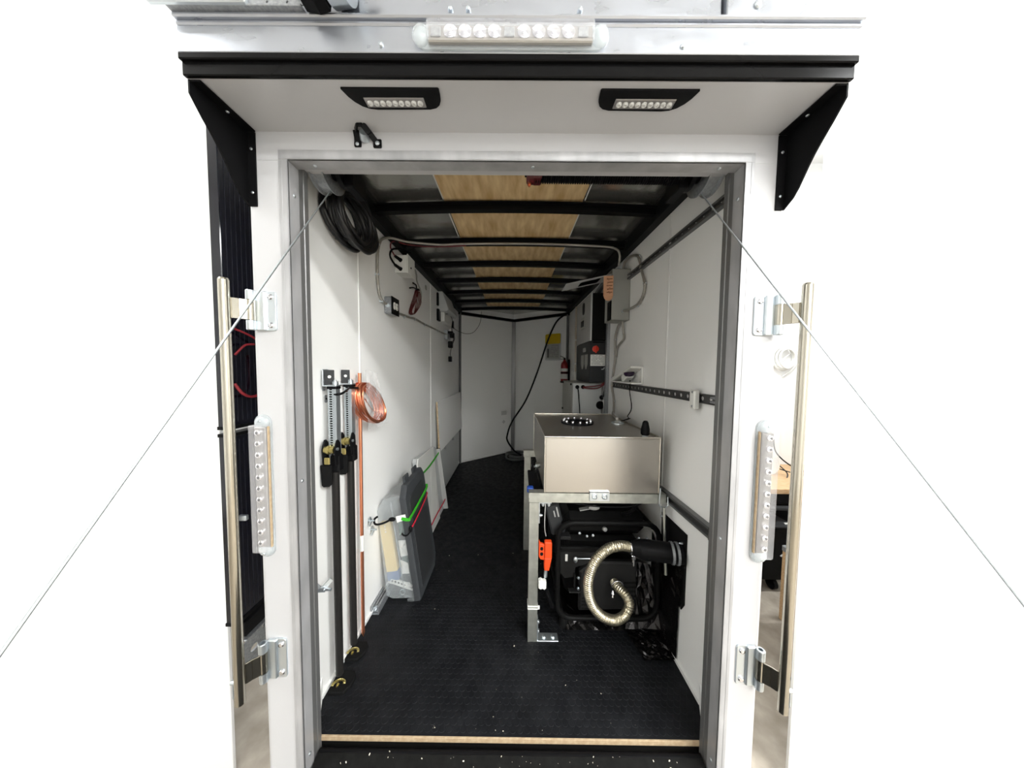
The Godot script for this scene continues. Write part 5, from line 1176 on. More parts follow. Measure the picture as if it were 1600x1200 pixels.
	for p in [Vector3(0.481, 1.15, -1.55), Vector3(0.481, 1.15, -1.93), Vector3(0.481, 0.9, -1.94), Vector3(0.481, 0.87, -1.55)]: cyl(s, p, p - Vector3(0.01, 0, 0), 0.010, 0.008, 10)
	obj("bumper", s, M.black, t)
	s = nst(); tube(s, curve([Vector3(0.563, 1.131, -1.49), Vector3(0.60, 1.135, -1.465), Vector3(0.66, 1.142, -1.46), Vector3(0.700, 1.155, -1.44), Vector3(0.712, 1.18, -1.40)], 7), 0.005, 7); tube(s, curve([Vector3(0.565, 1.125, -1.49), Vector3(0.61, 1.12, -1.46), Vector3(0.67, 1.125, -1.455), Vector3(0.705, 1.150, -1.43), Vector3(0.715, 1.18, -1.395)], 7), 0.0045, 7); lone("red_battery_cables", s, M.red_wire, "pair of dark red cables leaving the cabinet's upper grommet", "cables")
	s = nst(); tube(s, curve([Vector3(0.515, 1.130, -1.488), Vector3(0.522, 1.10, -1.475), Vector3(0.530, 1.02, -1.475), Vector3(0.538, 0.93, -1.48), Vector3(0.54, 0.75, -1.48)], 7), 0.0045, 7); lone("black_battery_cable", s, M.black, "black cable hanging down the front of the light grey cabinet", "cable")
	s = nst(); tube(s, curve([Vector3(0.716, 1.048, -1.488), Vector3(0.716, 1.07, -1.45), Vector3(0.718, 1.15, -1.42), Vector3(0.72, 1.25, -1.415)], 7), 0.007, 8); lone("dark_grey_cable", s, M.charcoal, "dark grey cable rising from the cabinet's right-hand grommet along the wall", "cable")

# ================================================================ nose
func nose_things() -> void:
	var a := Vector3(HW, 0, ZC); var d := (Vector3(0, 0, ZN) - a).normalized()
	var n := Vector3(d.z, 0, -d.x)
	if n.z < 0: n = -n
	# document holder on the right nose wall
	var t := thing("document_holder", "plastic document holder with a yellow top on the right nose wall", "holder", Vector3(0.54, 1.58, -3.15))
	var at := Vector3(0.542, 1.575, -3.154) + n * 0.006
	var xf := facing(at, n)
	var s := nst(); prism(s, rrect(0.245, 0.36, 0.012), 0.012, Transform3D(xf.basis, at - n * 0.005), 0.003); obj("back", s, M.grey_light, t)
	s = nst(); prism(s, rrect(0.24, 0.135, 0.02), 0.006, Transform3D(xf.basis, at + n * 0.007 + Vector3(0, 0.112, 0)), 0.002); obj("yellow_cover", s, M.yellow, t)
	var dm := smudge("document_print", 128, 112, Color(0.66, 0.66, 0.64), Color(0.45, 0.45, 0.44), 7, 35, true)
	s = nst(); sheet(s, Transform3D(xf.basis, at + n * 0.008 + Vector3(0, -0.06, 0)), 0.21, 0.20); obj("document", s, dm, t)
	# fire extinguisher
	t = thing("fire_extinguisher", "small red fire extinguisher in the front right corner of the nose", "extinguisher", Vector3(0.655, 1.12, -2.92))
	var p := Vector3(0.655, 1.12, -2.90)
	s = nst(); lathe(s, p, Vector3.UP, [[0.0, 0.0], [0.042, 0.0], [0.045, 0.012], [0.045, 0.205], [0.038, 0.235], [0.018, 0.255], [0.014, 0.275], [0.0, 0.275]], 24); obj("cylinder", s, M.red, t)
	s = nst(); lathe(s, p, Vector3.UP, [[0.0455, 0.03], [0.0455, 0.095]], 24); lathe(s, p, Vector3.UP, [[0.0455, 0.125], [0.0455, 0.165]], 24); obj("label_band", s, M.paper, t)
	s = nst(); lathe(s, p, Vector3.UP, [[0.047, 0.100], [0.047, 0.118]], 24); bx(s, p.x - 0.02, p.x + 0.03, p.y + 0.10, p.y + 0.118, p.z - 0.06, p.z - 0.03, 0.002); obj("strap", s, M.black, t)
	s = nst(); bx(s, p.x - 0.012, p.x + 0.012, p.y + 0.275, p.y + 0.30, p.z - 0.012, p.z + 0.012, 0.003); beam(s, p + Vector3(0, 0.302, 0.0), p + Vector3(-0.055, 0.325, 0.0), 0.014, 0.006); beam(s, p + Vector3(0, 0.288, 0.0), p + Vector3(-0.045, 0.280, 0.0), 0.012, 0.005); obj("valve", s, M.black, t)
	s = nst(); bx(s, p.x + 0.045, p.x + 0.07, 1.12, 1.40, p.z - 0.02, p.z + 0.015, 0.003); bx(s, p.x - 0.045, p.x + 0.07, 1.100, 1.12, p.z - 0.05, p.z + 0.045, 0.003); obj("bracket", s, M.black, t)
	# white pipe near the corner
	t = thing("white_conduit", "white conduit pipe with a small box running down the right wall beside the inverter", "conduit", Vector3(0.71, 1.5, -2.5))
	s = nst(); cyl(s, Vector3(0.712, 1.24, -2.50), Vector3(0.712, 1.99, -2.52), 0.011, -1, 12); obj("pipe", s, M.conduit_white, t)
	s = nst(); bx(s, 0.69, HW, 1.14, 1.25, -2.55, -2.46, 0.004); obj("box", s, M.white_plastic, t)
	s = nst()
	for y in [1.33, 1.60]: lathe(s, Vector3(0.712, y, -2.505), Vector3.UP, [[0.011, 0.0], [0.015, 0.0], [0.015, 0.015], [0.011, 0.015]], 12)
	obj("coupling", s, M.white_plastic, t)
	# black cable from the roof corner to the floor
	s = nst(); tube(s, curve([Vector3(0.700, 1.99, -2.90), Vector3(0.650, 1.975, -2.96), Vector3(0.553, 1.884, -3.05), Vector3(0.446, 1.630, -3.05), Vector3(0.324, 1.245, -3.05), Vector3(0.174, 0.856, -3.07), Vector3(-0.012, 0.550, -3.10), Vector3(-0.073, 0.374, -3.10), Vector3(-0.072, 0.28, -3.12), Vector3(0.02, 0.14, -3.14), Vector3(0.12, 0.07, -3.16)], 10), 0.011, 10)
	lone("hanging_cable", s, M.black, "black cable hanging in a long curve from the front roof corner to the floor", "cable")
	t = thing("coiled_hose", "coil of grey hose lying on the floor in the nose", "hose", Vector3(0.05, 0.0, -3.25))
	for k in 4:
		s = nst(); var pts := []
		for i in 30:
			var an := TAU * i / 30
			pts.append(Vector3(0.055 + (0.145 - 0.008 * (k % 2)) * cos(an), 0.018 + 0.030 * (k / 2) + 0.005 * sin(an * 2 + k), -3.25 + (0.145 - 0.008 * (k % 2)) * sin(an) - 0.01 * k))
		tube(s, pts, 0.016, 10, true); obj("loop", s, M.hose_grey, t)
	s = nst(); bx(s, -0.07, -0.035, 0.0, 0.068, -3.20, -3.16, 0.008); obj("tie", s, M.black, t)
	# two pale patches on the left nose wall
	var d2 := (Vector3(0, 0, ZN) - Vector3(-HW, 0, ZC)).normalized()
	var n2 := Vector3(-d2.z, 0, d2.x)
	if n2.z < 0: n2 = -n2
	for w in [[-0.135, 0.61, 0.10, 0.06, 0.0, "upper grey rectangular tape patch on the left nose wall"], [-0.139, 0.477, 0.045, 0.045, PI / 4, "lower diamond-shaped grey tape patch on the left nose wall"]]:
		var x: float = w[0]
		var pos := Vector3(x, w[1], ZN - (ZC - ZN) * 0.0 + 0.606 * absf(x) / HW) + n2 * 0.0005
		s = nst(); prism(s, rrect(w[2], w[3], 0.004), 0.001, facing(pos, n2) * Transform3D(Basis(Vector3.BACK, w[4]), Vector3.ZERO)); lone("tape_patch", s, M.plaster, w[5], "tape", "tape patches")

# ================================================================ bench frame and tank
func bench_and_tank() -> void:
	var t := thing("strut_bench", "galvanised strut bench frame carrying the stainless steel tank", "bench", Vector3(0.1, 0.0, -0.6))
	var prof := PackedVector2Array([Vector2(-0.0215, -0.0215), Vector2(0.0215, -0.0215), Vector2(0.0215, 0.0215), Vector2(0.010, 0.0215), Vector2(0.010, 0.013), Vector2(0.013, 0.013), Vector2(0.013, 0.0185), Vector2(0.0185, 0.0185), Vector2(0.0185, -0.0185), Vector2(-0.0185, -0.0185), Vector2(-0.0185, 0.0185), Vector2(-0.013, 0.0185), Vector2(-0.013, 0.013), Vector2(-0.010, 0.013), Vector2(-0.010, 0.0215), Vector2(-0.0215, 0.0215)])
	# beams: section in yz, along x
	for w in [["front_beam", -0.460], ["rear_beam", -1.15]]:
		var s := nst(); prism(s, prof, 0.622, Transform3D(Basis(Vector3.UP, Vector3.FORWARD, Vector3.RIGHT), Vector3(0.076, 0.687, w[1]))); obj(w[0], s, M.strut, t)
	for w in [["front_post", Vector3(0.100, 0, -0.460), -0.30], ["rear_post", Vector3(0.104, 0, -1.15), 0.0]]:
		var s := nst(); prism(s, prof, 0.664, Transform3D(Basis(Vector3.RIGHT, Vector3.FORWARD, Vector3.UP), w[1])); obj(w[0], s, M.strut, t)
	var s := nst(); bx(s, 0.122, 0.127, 0.0, 0.10, -0.478, -0.442, 0.001); bx(s, 0.122, 0.222, 0.0, 0.005, -0.482, -0.438, 0.001); obj("foot_plate", s, M.zinc, t)
	s = nst()
	for x in [0.155, 0.198]: screw(s, Vector3(x, 0.005, -0.460), Vector3.UP, 0.011, 0.008)
	for y in [0.035, 0.08]: screw(s, Vector3(0.127, y, -0.46), Vector3.RIGHT, 0.009, 0.008)
	obj("foot_bolt", s, M.zinc, t)
	s = nst(); bx(s, 0.122, 0.180, 0.658, 0.664, -0.478, -0.442, 0.001); bx(s, 0.122, 0.127, 0.565, 0.66, -0.478, -0.442, 0.001); obj("corner_angle", s, M.zinc, t)
	s = nst()
	for x in [0.142, 0.168]: hexnut(s, Vector3(x, 0.658, -0.45), Vector3.DOWN, 0.009, 0.010)
	hexnut(s, Vector3(0.127, 0.60, -0.45), Vector3.RIGHT, 0.008, 0.008)
	obj("corner_bolt", s, M.zinc, t)
	s = nst(); bx(s, 0.350, 0.440, 0.677, 0.720, -0.438, -0.432, 0.001); bx(s, 0.350, 0.440, 0.7155, 0.7205, -0.46, -0.432, 0.001); obj("splice_plate", s, M.zinc, t)
	s = nst()
	for x in [0.371, 0.417]: lathe(s, Vector3(x, 0.698, -0.432), Vector3.BACK, [[0.013, 0.0], [0.013, 0.003], [0.009, 0.005], [0.006, 0.002], [0.0, 0.002]], 16)
	obj("splice_bolt", s, M.zinc, t)
	s = nst(); tube(s, [Vector3(0.668, 0.74, -0.433), Vector3(0.664, 0.69, -0.430), Vector3(0.664, 0.662, -0.430), Vector3(0.672, 0.655, -0.430), Vector3(0.696, 0.656, -0.430), Vector3(0.703, 0.664, -0.430), Vector3(0.703, 0.70, -0.434)], 0.003, 8); obj("u_bolt", s, M.zinc, t)
	s = nst()
	for k in 2:
		for e in [[Vector3(0.0775, 0, -0.4375), Vector3(0.1225, 0, -0.4375)], [Vector3(0.1225, 0, -0.4375), Vector3(0.1225, 0, -0.4825)], [Vector3(0.1225, 0, -0.4825), Vector3(0.0775, 0, -0.4825)], [Vector3(0.0775, 0, -0.4825), Vector3(0.0775, 0, -0.4375)]]:
			beam(s, e[0] + Vector3(0, 0.172 - 0.012 * k, 0), e[1] + Vector3(0, 0.172 - 0.012 * k, 0), 0.003, 0.006)
	bx(s, 0.122, 0.132, 0.160, 0.178, -0.440, -0.434, 0.002)
	obj("cable_tie", s, M.white_plastic, t)
	s = nst(); cyl(s, Vector3(0.682, 0.655, -0.425), Vector3(0.688, 0.36, -0.40), 0.0062, -1, 12); lone("steel_rod", s, M.strut, "thin upright steel rod below the bench's right-hand end", "rod")
	# tank
	t = thing("stainless_tank", "rectangular brushed stainless steel tank on the strut bench", "tank", Vector3(0.4, 0.71, -0.78))
	var x0 := 0.146; var x1 := 0.666; var y0 := 0.7095; var y1 := 0.966; var z0 := -0.445; var z1 := -1.135
	s = nst(); bx(s, x0, x1, y0, y1 - 0.004, z1, z0, 0.001); obj("body", s, M.steel, t)
	s = nst(); bx(s, x0 + 0.006, x1 - 0.006, y0 + 0.002, y1 - 0.008, z0, z0 + 0.003, 0.001); obj("front_panel", s, M.steel, t)
	s = nst()
	var cr := [Vector3(x0, y1, z0), Vector3(x1, y1, z0), Vector3(x1, y1, z1), Vector3(x0, y1, z1)]
	for i in 4:
		cyl(s, cr[i], cr[(i + 1) % 4], 0.004, -1, 8)
		cyl(s, cr[i], cr[i] - Vector3(0, y1 - y0 - 0.003, 0), 0.0032, -1, 8)
		ball(s, cr[i], Vector3(0.004, 0.004, 0.004), 8, 6)
	obj("rolled_edge", s, M.steel_edge, t)
	s = nst(); lathe(s, Vector3(0.371, y1 - 0.004, -0.815), Vector3.UP, [[0.092, 0.0], [0.092, 0.010], [0.060, 0.011], [0.060, 0.002], [0.0, 0.002]], 36); obj("manhole_ring", s, M.black, t)
	for k in 12:
		var an := TAU * k / 12
		s = nst(); var b := Vector3(0.371 + 0.077 * cos(an), y1 + 0.006, -0.815 + 0.077 * sin(an))
		lathe(s, b, Vector3.UP, [[0.007, 0.0], [0.007, 0.006], [0.006, 0.010], [0.003, 0.013], [0.0, 0.0135]], 10); obj("acorn_nut", s, M.chrome, t)
	s = nst(); lathe(s, Vector3(0.605, y1 - 0.004, -0.816), Vector3.UP, [[0.036, 0.0], [0.036, 0.006], [0.02, 0.008], [0.014, 0.016], [0.0, 0.016]], 24); obj("sensor_flange", s, M.zinc, t)
	s = nst(); lathe(s, Vector3(0.610, y1 - 0.004, -0.475), Vector3.UP, [[0.013, 0.0], [0.013, 0.010], [0.0, 0.010]], 16); obj("vent_base", s, M.zinc, t)
	s = nst(); lathe(s, Vector3(0.610, y1 + 0.006, -0.475), Vector3.UP, [[0.015, 0.0], [0.019, 0.006], [0.019, 0.028], [0.015, 0.046], [0.013, 0.058], [0.008, 0.066], [0.0, 0.068]], 18); obj("vent_cap", s, M.black, t)
	s = nst(); tube(s, curve([Vector3(0.62, 0.975, -0.82), Vector3(0.66, 0.977, -0.845), Vector3(0.70, 0.98, -0.88), Vector3(0.71, 0.978, -0.90)], 5), 0.0025, 6); obj("sensor_lead", s, M.black, t)
	# valve on the tank's left side
	t = thing("drain_valve", "black handled drain valve on the left side of the stainless tank", "valve", Vector3(0.11, 0.72, -0.62))
	s = nst(); cyl(s, Vector3(0.146, 0.765, -0.66), Vector3(0.105, 0.765, -0.64), 0.014, -1, 14); hexnut(s, Vector3(0.130, 0.765, -0.65), Vector3(-0.9, 0, 0.4).normalized(), 0.018, 0.014); obj("body", s, M.zinc, t)
	s = nst(); prism(s, PackedVector2Array([Vector2(-0.028, 0.035), Vector2(0.018, 0.035), Vector2(0.034, -0.035), Vector2(0.030, -0.055), Vector2(-0.020, -0.055), Vector2(-0.026, 0.01)]), 0.02, Transform3D(Basis(Vector3.UP, -0.2), Vector3(0.108, 0.715, -0.62)), 0.004); bx(s, 0.100, 0.118, 0.75, 0.80, -0.66, -0.63, 0.003); obj("lever", s, M.black, t)
	s = nst(); bx(s, 0.070, 0.100, 0.688, 0.712, -0.52, -0.485, 0.004); obj("blue_cap", s, M.blue, t)

# ================================================================ generator and what surrounds it
func generator() -> void:
	var t := thing("generator", "black open-frame generator under the strut bench", "generator", Vector3(0.46, 0.0, -0.75))
	var fx0 := 0.222; var fx1 := 0.705; var fy0 := 0.065; var fy1 := 0.540
	for z in [-0.50, -0.98]:
		var pts := []
		for q in 4:
			for i in 7:
				var an := PI / 2 * (q + i / 6.0)
				var cx: float = (fx1 - 0.075) if q in [0, 3] else (fx0 + 0.075); var cy: float = (fy1 - 0.075) if q < 2 else (fy0 + 0.075)
				pts.append(Vector3(cx + 0.075 * cos(an), cy + 0.075 * sin(an), z))
		var s := nst(); tube(s, pts, 0.0125, 12, true); obj("frame_loop", s, M.gen_black, t)
	for w in [[fx0 + 0.02, fy0 + 0.03], [fx1 - 0.02, fy0 + 0.03], [fx0 + 0.03, fy1 - 0.02], [fx1 - 0.03, fy1 - 0.02]]:
		var s := nst(); cyl(s, Vector3(w[0], w[1], -0.50), Vector3(w[0], w[1], -0.98), 0.011, -1, 10); obj("frame_rail", s, M.gen_black, t)
	var s := nst(); bx(s, fx0 + 0.01, fx1 - 0.01, 0.395, 0.420, -0.515, -0.495, 0.004); obj("cross_bar", s, M.gen_black, t)
	s = nst()
	for x in [0.26, 0.66]:
		for z in [-0.53, -0.94]: cyl(s, Vector3(x, 0.0, z), Vector3(x, 0.06, z), 0.022, 0.018, 14)
	obj("rubber_foot", s, M.black_matt, t)
	# fuel tank and cap
	s = nst(); bx(s, 0.26, 0.67, 0.44, 0.555, -0.96, -0.56, 0.03); obj("fuel_tank", s, M.gen_black, t)
	s = nst(); lathe(s, Vector3(0.47, 0.555, -0.74), Vector3.UP, [[0.03, 0.0], [0.032, 0.02], [0.024, 0.026], [0.0, 0.027]], 18); obj("fuel_cap", s, M.teal, t)
	# control panel left, engine right
	s = nst(); prism(s, PackedVector2Array([Vector2(0.235, 0.39), Vector2(0.42, 0.39), Vector2(0.40, 0.33), Vector2(0.315, 0.30), Vector2(0.31, 0.25), Vector2(0.26, 0.245), Vector2(0.24, 0.27)]), 0.02, Transform3D(Basis(), Vector3(0, 0, -0.545)), 0.003); obj("control_panel", s, M.gen_grey, t)
	s = nst(); bx(s, 0.262, 0.274, 0.333, 0.368, -0.525, -0.522, 0.001); obj("white_switch", s, M.white_plastic, t)
	s = nst(); cyl(s, Vector3(0.315, 0.352, -0.515), Vector3(0.395, 0.354, -0.515), 0.0035, -1, 8); ball(s, Vector3(0.312, 0.345, -0.518), Vector3(0.012, 0.016, 0.008)); obj("pull_handle", s, M.zinc, t)
	s = nst(); bx(s, 0.28, 0.66, 0.09, 0.40, -0.95, -0.62, 0.02); obj("engine_block", s, M.gen_black, t)
	# louvred cover with a cut corner
	s = nst(); prism(s, PackedVector2Array([Vector2(0.333, 0.085), Vector2(0.612, 0.095), Vector2(0.612, 0.335), Vector2(0.395, 0.335), Vector2(0.333, 0.285)]), 0.03, Transform3D(Basis(), Vector3(0, 0, -0.545)), 0.008); var cov := obj("cover", s, M.gen_grey, t)
	for k in 6:
		s = nst(); bx(s, 0.548, 0.606, 0.118 + 0.022 * k, 0.129 + 0.022 * k, -0.517, -0.5135, 0.001); obj("louvre", s, M.black_matt, cov)
	for k in 4:
		s = nst(); bx(s, 0.345 + 0.0 * k, 0.405, 0.098 + 0.017 * k, 0.105 + 0.017 * k, -0.517, -0.5135, 0.001); obj("louvre", s, M.black_matt, cov)
	s = nst(); screw(s, Vector3(0.493, 0.235, -0.515), Vector3.BACK, 0.006, 0.004); obj("screw", s, M.zinc, cov)
	# brackets, springs and other bright bits
	s = nst()
	bx(s, 0.306, 0.312, 0.205, 0.275, -0.53, -0.51, 0.002); bx(s, 0.28, 0.335, 0.188, 0.194, -0.53, -0.50, 0.002); bx(s, 0.235, 0.29, 0.435, 0.452, -0.58, -0.53, 0.004)
	obj("bracket", s, M.gen_grey, t)
	s = nst()
	for p in [Vector3(0.325, 0.262, -0.51), Vector3(0.325, 0.208, -0.51), Vector3(0.40, 0.455, -0.545), Vector3(0.335, 0.462, -0.55), Vector3(0.372, 0.448, -0.55), Vector3(0.62, 0.45, -0.53), Vector3(0.655, 0.455, -0.52)]: hexnut(s, p, Vector3.BACK, 0.007, 0.006)
	obj("bolt", s, M.zinc, t)
	s = nst(); lathe(s, Vector3(0.460, 0.478, -0.565), Vector3(0.1, 0.2, 1).normalized(), [[0.0, 0.0], [0.012, 0.0], [0.010, 0.02], [0.0, 0.022]], 10); obj("spark_plug_cap", s, M.grey_face, t)
	s = nst(); beam(s, Vector3(0.335, 0.575, -0.56), Vector3(0.41, 0.59, -0.56), 0.03, 0.004); ball(s, Vector3(0.405, 0.59, -0.55), Vector3(0.028, 0.012, 0.012)); obj("fuel_valve", s, M.grey_face, t)
	# tilted black box on the left
	var b := thing("black_charger", "tilted black charger box with two pale bars beside the generator's top", "charger", Vector3(0.2, 0.55, -0.56))
	s = nst(); box(s, Vector3(0.212, 0.535, -0.565), Vector3(0.07, 0.155, 0.06), 0.008, Basis(Vector3.BACK, 0.25)); obj("case", s, M.charcoal, b)
	s = nst(); box(s, Vector3(0.222, 0.575, -0.533), Vector3(0.007, 0.05, 0.003), 0.001, Basis(Vector3.BACK, 0.25)); box(s, Vector3(0.207, 0.565, -0.533), Vector3(0.006, 0.032, 0.003), 0.001, Basis(Vector3.BACK, 0.25)); obj("bar", s, M.grey_face, b)
	# orange connector
	b = thing("orange_connector", "orange battery connector with finger holes beside the front bench post", "connector", Vector3(0.155, 0.43, -0.44))
	s = nst(); bx(s, 0.150, 0.183, 0.41, 0.485, -0.455, -0.425, 0.004); prism(s, PackedVector2Array([Vector2(0.150, 0.41), Vector2(0.183, 0.41), Vector2(0.176, 0.37), Vector2(0.171, 0.35), Vector2(0.150, 0.35), Vector2(0.148, 0.37)]), 0.026, Transform3D(Basis(), Vector3(0, 0, -0.453)), 0.004); obj("body", s, M.orange, b)
	s = nst(); prism(s, PackedVector2Array([Vector2(0.124, 0.490), Vector2(0.131, 0.475), Vector2(0.150, 0.470), Vector2(0.150, 0.398), Vector2(0.132, 0.400), Vector2(0.124, 0.415)]), 0.014, Transform3D(Basis(), Vector3(0, 0, -0.447)), 0.002); obj("finger_grip", s, M.orange, b)
	for y in [0.452, 0.427]:
		s = nst(); prism(s, rrect(0.014, 0.016, 0.006), 0.002, Transform3D(Basis(), Vector3(0.137, y, -0.434))); obj("finger_hole", s, M.black_matt, b)
	s = nst(); cyl(s, Vector3(0.158, 0.35, -0.44), Vector3(0.156, 0.315, -0.44), 0.008, 0.009, 12); obj("ferrule", s, M.zinc, b)
	s = nst(); tube(s, curve([Vector3(0.156, 0.32, -0.44), Vector3(0.155, 0.28, -0.445), Vector3(0.175, 0.2, -0.47), Vector3(0.20, 0.12, -0.50)], 5), 0.009, 8); obj("cable", s, M.black, b)
	b = thing("white_connector", "white plastic plug pair below the orange connector", "connector", Vector3(0.145, 0.29, -0.44))
	s = nst(); prism(s, PackedVector2Array([Vector2(0.123, 0.312), Vector2(0.133, 0.318), Vector2(0.142, 0.312), Vector2(0.152, 0.314), Vector2(0.158, 0.308), Vector2(0.158, 0.278), Vector2(0.150, 0.270), Vector2(0.141, 0.276), Vector2(0.133, 0.272), Vector2(0.123, 0.278)]), 0.02, Transform3D(Basis(), Vector3(0, 0, -0.432)), 0.003); obj("body", s, M.white_plastic, b)
	# exhaust: silencer stub through the wall and corrugated hose
	b = thing("exhaust_silencer", "thick black exhaust sleeve running from the hose clamp through the right wall", "exhaust", Vector3(0.62, 0.5, -0.36))
	var ea := Vector3(0.525, 0.490, -0.385); var ed := (Vector3(0.727, 0.497, -0.335) - ea).normalized()
	s = nst(); lathe(s, ea, ed, [[0.0, 0.0], [0.030, 0.0], [0.041, 0.035], [0.043, 0.06], [0.041, 0.20], [0.0, 0.20]], 28); obj("sleeve", s, M.black, b)
	for k in 2:
		s = nst(); lathe(s, ea + ed * (0.155 + 0.020 * k), ed, [[0.042, 0.0], [0.0455, 0.001], [0.0455, 0.010], [0.042, 0.011]], 28); obj("hose_band", s, M.galv, b)
	b = thing("exhaust_hose", "corrugated metal exhaust hose curling in front of the generator", "hose", Vector3(0.42, 0.3, -0.38))
	var path := curve([Vector3(0.527, 0.494, -0.386), Vector3(0.471, 0.503, -0.380), Vector3(0.414, 0.487, -0.376), Vector3(0.359, 0.429, -0.372), Vector3(0.335, 0.337, -0.370), Vector3(0.352, 0.248, -0.372), Vector3(0.400, 0.185, -0.378), Vector3(0.461, 0.156, -0.388), Vector3(0.510, 0.168, -0.400), Vector3(0.536, 0.208, -0.415), Vector3(0.526, 0.235, -0.435), Vector3(0.508, 0.243, -0.465), Vector3(0.502, 0.238, -0.505), Vector3(0.502, 0.234, -0.545)], 24)
	var fine := []; var rad := []; var run := 0.0
	for i in path.size() - 1:
		var l: float = path[i].distance_to(path[i + 1]); var nn := maxi(1, int(l / 0.0014))
		for j in nn:
			fine.append(path[i].lerp(path[i + 1], float(j) / nn)); rad.append(0.0208 + 0.0011 * sin((run + l * j / nn) / 0.0082 * TAU))
		run += l
	s = nst(); tube(s, fine, 0.0196, 20, false, rad); obj("hose", s, M.hose_metal, b)
	s = nst(); lathe(s, Vector3(0.513, 0.493, -0.382), Vector3(0.98, -0.04, -0.1).normalized(), [[0.020, 0.0], [0.0245, 0.0], [0.026, 0.005], [0.026, 0.012], [0.0245, 0.018], [0.020, 0.018]], 28); bx(s, 0.517, 0.535, 0.452, 0.472, -0.372, -0.356, 0.003); cyl(s, Vector3(0.527, 0.452, -0.364), Vector3(0.527, 0.425, -0.364), 0.004, -1, 10); obj("v_band_clamp", s, M.chrome, b)
	s = nst()
	var arc := []
	for i in 13:
		var an := lerpf(0.15, PI + 0.25, i / 12.0)
		arc.append(Vector3(0.505 + 0.0265 * cos(an), 0.243 + 0.026 * sin(an), -0.478))
	tube(s, arc, 0.0028, 8); beam(s, Vector3(0.477, 0.240, -0.470), Vector3(0.477, 0.212, -0.470), 0.012, 0.008); lathe(s, Vector3(0.477, 0.236, -0.462), Vector3(0, -1, 0), [[0.002, 0.0], [0.010, 0.014], [0.003, 0.020], [0.006, 0.032], [0.0, 0.034]], 10); obj("flange_clamp", s, M.chrome, b)
	# plate where the exhaust leaves, and black foil insulation
	t = thing("exhaust_plate", "black insulated plate on the right wall round the exhaust", "plate", Vector3(0.725, 0.45, -0.41))
	s = nst(); prism(s, PackedVector2Array([Vector2(-0.512, 0.592), Vector2(-0.315, 0.592), Vector2(-0.315, 0.29), Vector2(-0.335, 0.255), Vector2(-0.36, 0.30), Vector2(-0.512, 0.36)]), 0.006, Transform3D(Basis(Vector3.BACK, Vector3.UP, Vector3.LEFT), Vector3(HW - 0.001, 0, 0)), 0.001); obj("plate", s, M.black_matt, t)
	s = nst(); crumple(s, Vector3(0.716, 0.50, -0.50), Vector3(0.716, 0.43, -0.318), Vector3(0.715, 0.262, -0.335), Vector3(0.715, 0.345, -0.50), 8, 8, 0.004, Vector3.LEFT, 21); obj("foil_facing", s, M.foil, t)
	s = nst(); screw(s, Vector3(0.719, 0.545, -0.335), Vector3.LEFT, 0.005, 0.016); screw(s, Vector3(0.719, 0.58, -0.495), Vector3.LEFT, 0.005, 0.016); obj("screw", s, M.zinc, t)
	s = nst()
	crumple(s, Vector3(0.556, 0.012, -0.500), Vector3(0.718, 0.030, -0.480), Vector3(0.716, 0.014, -0.350), Vector3(0.582, 0.008, -0.350), 15, 15, 0.0035, Vector3.UP, 25)
	crumple(s, Vector3(0.718, 0.030, -0.480), Vector3(0.556, 0.012, -0.500), Vector3(0.655, 0.27, -0.62), Vector3(0.716, 0.27, -0.60), 8, 9, 0.006, Vector3(-0.4, 0.3, 1).normalized(), 26)
	crumple(s, Vector3(0.7185, 0.014, -0.350), Vector3(0.7185, 0.010, -0.60), Vector3(0.719, 0.45, -0.60), Vector3(0.719, 0.285, -0.345), 9, 9, 0.003, Vector3.LEFT, 27)
	lone("foil_sheet", s, M.foil, "crinkled black foil sheet spread on the floor against the right wall", "foil")
	s = nst()
	crumple(s, Vector3(0.268, 0.032, -0.548), Vector3(0.600, 0.032, -0.548), Vector3(0.588, 0.004, -0.500), Vector3(0.266, 0.004, -0.500), 22, 3, 0.006, Vector3(0, 0.9, 0.5).normalized(), 28)
	crumple(s, Vector3(0.22, 0.034, -0.96), Vector3(0.70, 0.034, -0.96), Vector3(0.60, 0.032, -0.548), Vector3(0.268, 0.032, -0.548), 12, 10, 0.004, Vector3.UP, 29)
	lone("foil_mat", s, M.foil, "black foil mat under the generator with a crinkled bright front edge", "foil")
	s = nst(); tube(s, curve([Vector3(0.20, 0.655, -0.47), Vector3(0.297, 0.645, -0.475), Vector3(0.402, 0.630, -0.48), Vector3(0.536, 0.630, -0.48), Vector3(0.61, 0.650, -0.475), Vector3(0.66, 0.662, -0.47)], 7), 0.0035, 7); lone("slack_wire", s, M.black, "slack black wire hanging under the bench's front beam", "wire")
	s = nst(); tube(s, curve([Vector3(0.60, 0.665, -0.50), Vector3(0.595, 0.63, -0.51), Vector3(0.575, 0.58, -0.53), Vector3(0.55, 0.555, -0.56)], 6), 0.009, 8); lone("fuel_hose", s, M.black, "short black hose from the tank down to the generator's top", "hose")
	s = nst(); tube(s, curve([Vector3(0.152, 0.66, -0.44), Vector3(0.150, 0.60, -0.445), Vector3(0.152, 0.53, -0.46), Vector3(0.160, 0.49, -0.47)], 5), 0.0025, 6); lone("thin_wire", s, M.grey_face, "thin pale wire hanging beside the bench's front post", "wire")

